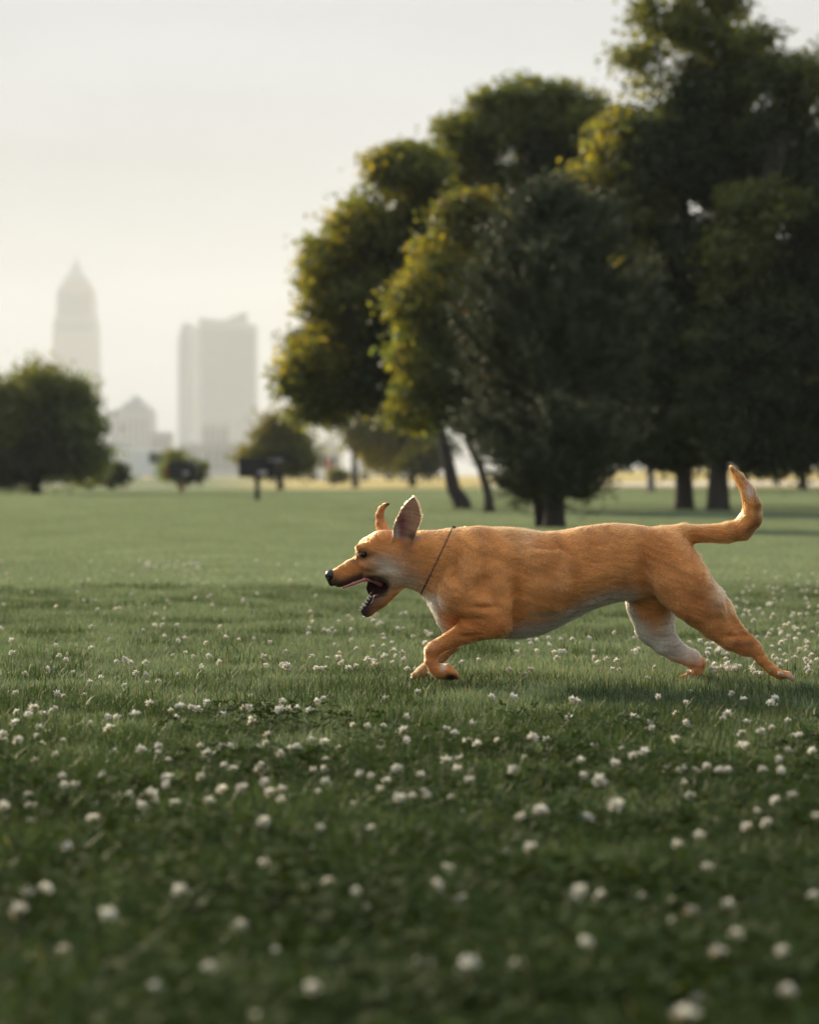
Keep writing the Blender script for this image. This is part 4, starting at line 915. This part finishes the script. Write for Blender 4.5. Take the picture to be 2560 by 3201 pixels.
# broad coat tones
mixc(.50 * blob((1720, 1695), (110, 40)) + .45 * blob((2060, 1720), (80, 60)), ORANGE)
mixc(.45 * blob((1635, 1690), (36, 50)), (.60, .36, .16))  # pale patch paints the highlight along the shoulder-blade ridge
mixc(.65 * blob((2180, 1890), (80, 90), 'near') + .5 * blob((2300, 2000), (70, 50), 'near'), ORANGE)
mixc(.70 * blob((1480, 1950), (120, 60), 'near') + .5 * blob((1360, 2040), (50, 60), 'near'), ORANGE)
mixc(.55 * blob((2230, 1850), (32, 60)), (.66, .48, .28))                                              # pale breeches
und = sst(.35, .95, -dn[:, 2]) * sst(1560, 1600, X) * (1 - sst(1960, 2020, X)) * (Z > 1840); mixc(und * .6, WHITE * .52)
mixc(.8 * sst(-70, -5, Z - np.interp(X, TOR[:, 0], TOR[:, 2])) * sst(1570, 1625, X) * (1 - sst(1900, 2010, X)), WHITE * .50)      # pale belly
mixc(.95 * blob((1338, 1905), (34, 70)) * sst(1840, 1865, Z) , WHITE); mixc(.7 * blob((1372, 1960), (40, 50), 'far'), WHITE)
mixc(.95 * sst(10, 40, Y) * sst(1860, 1900, Z) * (X > 1930) * (X < 2200) * (dn[:, 1] < .2) * (1 - sst(2030, 2110, Z)), WHITE * .92)    # inner far thigh
# head
mixc(.80 * blob((1212, 1782), (60, 40)), (.60, .53, .45)); mixc(.70 * blob((1262, 1822), (70, 30)), (.52, .41, .30)); mixc(.5 * blob((1195, 1752), (30, 18)), (.56, .47, .37))
mixc(.55 * blob((1112, 1775), (46, 20)), ORANGE); mixc(.35 * blob((1180, 1690), (50, 25)), ORANGE)
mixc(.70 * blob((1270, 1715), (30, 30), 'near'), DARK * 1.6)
mixc(.92 * blob((1136, 1734), (30, 15)), DARK * .7); mixc(.6 * blob((1160, 1730), (20, 8)), DARK); mixc(.55 * blob((1112, 1748), (16, 14)), DARK * 1.5)
lip = sst(1800, 1822, Z + .38 * (X - 1070)) * (X < 1135) * (Z < 1850); mixc(.9 * lip, BLACK * 2.5)
mixc(.85 * blob((1165, 1803), (52, 11)), DARK * .6); mixc(.7 * blob((1206, 1818), (12, 18)), DARK); mixc(.85 * blob((1046, 1815), (20, 22)), BLACK * 3)
jw = blob((1138, 1908), (34, 34)); mixc(.95 * jw, BLACK * 3.5); mixc(.75 * blob((1178, 1876), (30, 28)), (.13, .095, .075)); mixc(.6 * blob((1205, 1850), (22, 26)), (.26, .19, .13))
# mouth cavity: skin, no hair
cav = (((X - 1158) / 42) ** 2 + ((Z - 1838) / 33) ** 2 < 1) | (((X - 1186) / 29) ** 2 + ((Z - 1832) / 23) ** 2 < 1) | (((X - 1150) / 18) ** 2 + ((Z - 1866) / 26) ** 2 < 1)
cav |= (X > 1140) & (X < 1205) & (Z > 1806) & (Z < 1875) & (Y > -5)
cav &= (Y < 34) & (dn[:, 1] < .45) & (Y > -34); s_in = (X - 1150) * .91 + (Z - 1851) * .42; jaw = (X > 1105) & (X < 1222) & (Z > 1838)
gum = jaw & ((dn @ np.array([-.72, 0, .69])) > .35) & (np.abs(Y) < 34); cav = cav | gum
mixc(jaw * (1 - sst(10, 46, s_in)) * .92, BLACK * 2.5)
rc = np.sqrt(((X - 1172) / 40) ** 2 + ((Z - 1834) / 32) ** 2); mixc((1 - sst(.95, 1.30, rc)) * (Y < 0) * .9, DARK * .35)
mixc(cav * 1.0, (.030, .008, .007))
# ears
def near_ear_uv():
    ax = EAR_T - EAR_B; L = np.linalg.norm(ax); q = (dv - EAR_B) @ (ax / L) / L; return q
eu = near_ear_uv(); inear = (eu > .02) & (eu < 1.05) & (X > 1215) & (X < 1315) & (Z < 1690) & (Y < -40)
ein = inear & (dn[:, 1] < -.25); mixc(inear * .75, (.40, .20, .08)); mixc(ein * .65, (.46, .27, .18))
mixc(ein * blob((1257, 1642), (20, 56)) * .95, (.26, .085, .09)); mixc(ein * blob((1240, 1662), (9, 30)) * .8, (.58, .45, .36)); mixc(ein * blob((1272, 1600), (12, 40)) * .6, (.42, .22, .17))
mixc(blob((1288, 1675), (12, 16), 'near') * .8, DARK * .8)
mixc(blob((1190, 1610), (24, 40), 'far') * .6, DARK * 2.2); mixc(blob((1212, 1577), (9, 9), 'far'), BLACK * 3)
# legs, paws, tail
mixc(.5 * sst(50, 70, Y) * (dn[:, 1] < .1) * (X < 1480) * sst(1975, 2010, Z), (.50, .33, .17))
mixc(.95 * blob((1410, 2112), (26, 15), 'near', 4.0), DARK * .35); mixc(.8 * blob((1383, 2075), (9, 14), 'near'), WHITE); mixc(.7 * blob((2455, 2112), (12, 14)), WHITE)
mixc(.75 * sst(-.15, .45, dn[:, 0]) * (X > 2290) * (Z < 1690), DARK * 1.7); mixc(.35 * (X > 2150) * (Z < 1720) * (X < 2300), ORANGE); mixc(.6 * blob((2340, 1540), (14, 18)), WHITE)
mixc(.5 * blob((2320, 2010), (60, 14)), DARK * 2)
mixc(.30 * blob((2010, 1800), (22, 90), 'near') + .25 * blob((1612, 1850), (16, 110), 'near'), ORANGE * .75)  # shading of the thigh and shoulder creases put into the coat colour
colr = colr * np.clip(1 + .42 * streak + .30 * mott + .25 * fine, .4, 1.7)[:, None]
flen = flen * np.clip(1 + .9 * mott + .5 * streak, .5, 1.6)
bare = cav | (blob((1030, 1803), (20, 24)) > .45)
flen = np.where(bare, 0, flen); flen = flen * np.where(ein, .35, 1); flen = np.where((blob((2250, 1860), (30, 60)) > .4) & (dn[:, 0] > .2), flen * 1.9, flen)
flen = np.where(blob((1330, 1900), (40, 70)) > .5, flen * 1.6, flen); flen = np.where(blob((1380, 1790), (60, 90)) > .45, flen * 1.35, flen)
flen = np.where(blob((1135, 1733), (14, 10)) > .5, flen * .25, flen)
colr = np.clip(colr, .004, .85)
def coat_material():
    m, t, out = new_mat('short_tan_coat'); at = N(t, 'ShaderNodeAttribute'); at.attribute_name = 'coat'
    p = N(t, 'ShaderNodeBsdfPrincipled'); p.inputs['Roughness'].default_value = .75; p.inputs['Specular IOR Level'].default_value = .25
    dk = N(t, 'ShaderNodeVectorMath', operation='SCALE'); dk.inputs['Scale'].default_value = .8; t.links.new(at.outputs['Color'], dk.inputs[0]); t.links.new(dk.outputs[0], p.inputs['Base Color'])
    t.links.new(p.outputs[0], out.inputs[0]); return m
def fur_material():
    m, t, out = new_mat('fur_strand'); at = N(t, 'ShaderNodeAttribute'); at.attribute_name = 'coat'
    hb = N(t, 'ShaderNodeBsdfHairPrincipled', model='CHIANG', parametrization='COLOR')
    t.links.new(at.outputs['Color'], hb.inputs['Color']); hb.inputs['Roughness'].default_value = .27; hb.inputs['Radial Roughness'].default_value = .42
    t.links.new(hb.outputs[0], out.inputs[0]); return m
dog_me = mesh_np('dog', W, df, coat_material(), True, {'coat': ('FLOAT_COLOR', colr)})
dog = link(bpy.data.objects.new('dog', dog_me)); dog.location = (0, FOCUS, 0)
tag(dog, 'tan short-haired dog running left over the lawn with its mouth wide open', 'dog')
# fur strands
def make_fur(n, seed):
    g = np.random.default_rng(seed)
    tri = np.concatenate([df[:, [0, 1, 2]], df[:, [0, 2, 3]]]); A = .5 * np.linalg.norm(np.cross(W[tri[:, 1]] - W[tri[:, 0]], W[tri[:, 2]] - W[tri[:, 0]]), axis=1)
    wgt = A * (flen[tri].mean(1) > .001) * np.where(W[tri[:, 0], 1] < .03, 1.0, .45) * np.where(dv[tri[:, 0], 0] < 1320, 1.7, 1.0); ti = g.choice(len(tri), n, p=wgt / wgt.sum()); T = tri[ti]
    r1 = np.sqrt(g.random(n)); r2 = g.random(n); bc = np.stack([1 - r1, r1 * (1 - r2), r1 * r2], 1)[:, :, None]
    ip = lambda a: (a[T] * bc).sum(1)
    p = ip(W); nn = unit(ip(dn)); fl = unit(ip(flow)); ln = (flen[T] * bc[:, :, 0]).sum(1) * .78 * g.uniform(.65, 1.3, n); c = ip(colr)
    fl = unit(fl - nn * (fl * nn).sum(1, keepdims=True) + .16 * g.normal(size=(n, 3)))
    lift = np.abs(g.normal(.16, .09, n))[:, None]
    d0 = unit(fl + nn * (lift + .16)); d1 = unit(fl + nn * lift * .4)
    L = ln[:, None]; k0 = p - nn * .0006; k1 = k0 + d0 * L * .35; k2 = k1 + unit(d0 + d1) * L * .35; k3 = k2 + d1 * L * .32
    c = np.clip(c * g.uniform(.55, 1.32, (n, 1)) * (1 + g.normal(0, .03, (n, 3))), .003, .9)
    cu = bpy.data.hair_curves.new('fur'); cu.add_curves([4] * n)
    pos = np.stack([k0, k1, k2, k3], 1).reshape(-1).astype(np.float32); cu.attributes['position'].data.foreach_set('vector', pos) if 'position' in cu.attributes else cu.points.foreach_set('position', pos)
    ra = cu.attributes.get('radius') or cu.attributes.new('radius', 'FLOAT', 'POINT')
    ra.data.foreach_set('value', np.tile(np.array([.00034, .00032, .00024, .00006], np.float32), n))
    ca = cu.attributes.new('coat', 'FLOAT_COLOR', 'CURVE'); ca.data.foreach_set('color', np.hstack([c, np.ones((n, 1))]).astype(np.float32).ravel())
    cu.materials.append(fur_material())
    return link(bpy.data.objects.new('fur', cu), dog)
make_fur(190000, 9)
def dpt(x, y, z): return Vector(((x - 1280.) / PXM, y / PXM, CAM_H - (z - HORIZ) / PXM))
# eyes
eye_m = plain('dark_wet_eye', (.008, .005, .004), .04, spec=.35)
for e in EYES:
    bm_ = bmesh.new(); bmesh.ops.create_uvsphere(bm_, u_segments=20, v_segments=12, radius=e[3] / PXM * .98); me = bpy.data.meshes.new('eye'); bm_.to_mesh(me); bm_.free(); me.materials.append(eye_m)
    for p_ in me.polygons: p_.use_smooth = True
    o = link(bpy.data.objects.new('eye', me), dog); o.location = dpt(e[0] + 1, e[1] * .93, e[2])
# nose pad with nostrils
def small_sdf(fun, lo, hi, h):
    ax = [np.arange(lo[i], hi[i], h, dtype=np.float32) for i in range(3)]; X_, Y_, Z_ = np.meshgrid(*ax, indexing='ij')
    v, f = surface_nets(fun(X_, Y_, Z_).astype(np.float32), np.array(lo, float), h); w = dog_to_world(v)
    c = w.mean(0)
    if (np.cross(w[f[:, 1]] - w[f[:, 0]], w[f[:, 2]] - w[f[:, 0]]) * (w[f[:, 0]] - c)).sum() < 0: f = f[:, ::-1]
    return w, f
def nose_f(x, y, z):
    d = ell(x, y, z, (1034, 0, 1799), (18, 22, 19)); d = smin(d, ell(x, y, z, (1038, 0, 1818), (13, 10, 15)), 8)
    for s_ in (-1, 1): d = smax(d, -ell(x, y, z, (1018, s_ * 13, 1804), (9, 6, 6)), 3); d = smax(d, -ell(x, y, z, (1028, s_ * 23, 1808), (9, 5, 3.5)), 3)
    return d
w, f = small_sdf(nose_f, (1008, -32, 1772), (1060, 32, 1840), 1.5)
link(bpy.data.objects.new('nose', mesh_np('nose', w, f, plain('wet_black_nose', (.016, .013, .013), .38, .3, 300, spec=.45, bump=.15))), dog)
# tongue: flat strip pressed along the upper lip, rooted in the mouth
def tongue_f(x, y, z):
    d = None
    pts = [(1190, -4, 1826, 8), (1165, -14, 1814, 6), (1140, -29, 1811, 5), (1105, -31, 1824, 4.5), (1074, -26, 1836, 3.5)]
    for i in range(4):
        q = cone(x, y, z, pts[i][:3], pts[i + 1][:3], pts[i][3], pts[i + 1][3], 1.5); d = q if d is None else smin(d, q, 5)
    return d
w, f = small_sdf(tongue_f, (1062, -60, 1795), (1222, 24, 1850), 2.0)
link(bpy.data.objects.new('tongue', mesh_np('tongue', w, f, plain('wet_pink_tongue', (.38, .12, .125), .3, .15, 200, spec=.6))), dog)
# lower teeth
tooth_m = plain('tooth_enamel', (.50, .48, .43), .25, .08, 200)
for (tx, ty, tz_, hh, rr) in ((1128, -9, 1900, 15, 3.4), (1124, -3, 1906, 9, 2.6), (1124, 4, 1906, 9, 2.6), (1136, -14, 1890, 17, 4.2), (1142, -15, 1880, 9, 3.4), (1148, -16, 1871, 10, 3.6), (1154, -17, 1862, 11, 3.8), (1128, 9, 1900, 14, 3.4), (1136, 14, 1890, 17, 4.2), (1143, 15, 1879, 9, 3.4), (1150, 16, 1869, 10, 3.6)):
    m = MB(); a = dpt(tx + 7, ty, tz_ + 5); d_ = Vector((-.72 + random.uniform(-.2, .2), random.uniform(-.1, .1), .62 + random.uniform(-.15, .2))).normalized() * (hh * random.uniform(.45, .85) + 5) / PXM
    m.tube([a, a + d_ * .5, a + d_ * .85, a + d_], [rr / PXM, rr * .9 / PXM, rr * .55 / PXM, rr * .12 / PXM], 8); m.build('tooth', tooth_m, dog, True)
# thin dark collar round the neck with a small tag at the nape
def ring_pts():
    a = np.array([1409., 1660.]); b_ = np.array([1322., 1842.]); c = (a + b_) / 2; hl = (b_ - a) / 2; out = []
    for k in range(49):
        th = 2 * math.pi * k / 48; x_, z_ = c + hl * math.cos(th) * -1; y_ = math.sin(th) * 90; out.append((x_, y_, z_))
    return out
tree_kd = None
from mathutils.bvhtree import BVHTree
bvh = BVHTree.FromPolygons([tuple(p) for p in W], [tuple(q) for q in df])
axis0, axis1 = dpt(1409, 0, 1660), dpt(1322, 0, 1842); cmid = (axis0 + axis1) / 2; ez = (axis0 - axis1).normalized(); ey = Vector((0, 1, 0)); cp = []
for k in range(64):
    th = 2 * math.pi * k / 64; d_ = ez * math.cos(th) + ey * math.sin(th)
    hit = bvh.ray_cast(cmid + d_ * .3, -d_)[0]
    if hit: cp.append(hit - d_ * .0002)
cp.append(cp[0])
m = MB(); m.tube(cp, [.0022] * len(cp), 8, False); m.build('collar', plain('dark_cord_collar', (.085, .030, .012), .6, .3, 60), dog, True)
m = MB(); t0 = cp[0]; m.tube([t0 + Vector((.005, -.004, .001)), t0 + Vector((.005, .004, .001))], [.006, .006], 12); m.build('collar_tag', dark_m, dog)

# ------------------------------------------------------------------ haze: one even box of pale air around everything
def haze():
    m = MB(); m.box((0, 2025, 149.4), (9000, 5450, 301.2)); hm = bpy.data.materials.new('pale_air'); hm.use_nodes = True; t = hm.node_tree; t.nodes.clear()
    out = N(t, 'ShaderNodeOutputMaterial'); v = N(t, 'ShaderNodeVolumePrincipled'); v.inputs['Color'].default_value = (.90, .95, 1.0, 1); v.inputs['Density'].default_value = HAZE; v.inputs['Anisotropy'].default_value = .05
    t.links.new(v.outputs[0], out.inputs['Volume']); o = m.build('haze', hm); tag(o, 'pale evening haze over the park and city', 'haze', kind='stuff')
HAZE = 0.00019
haze()
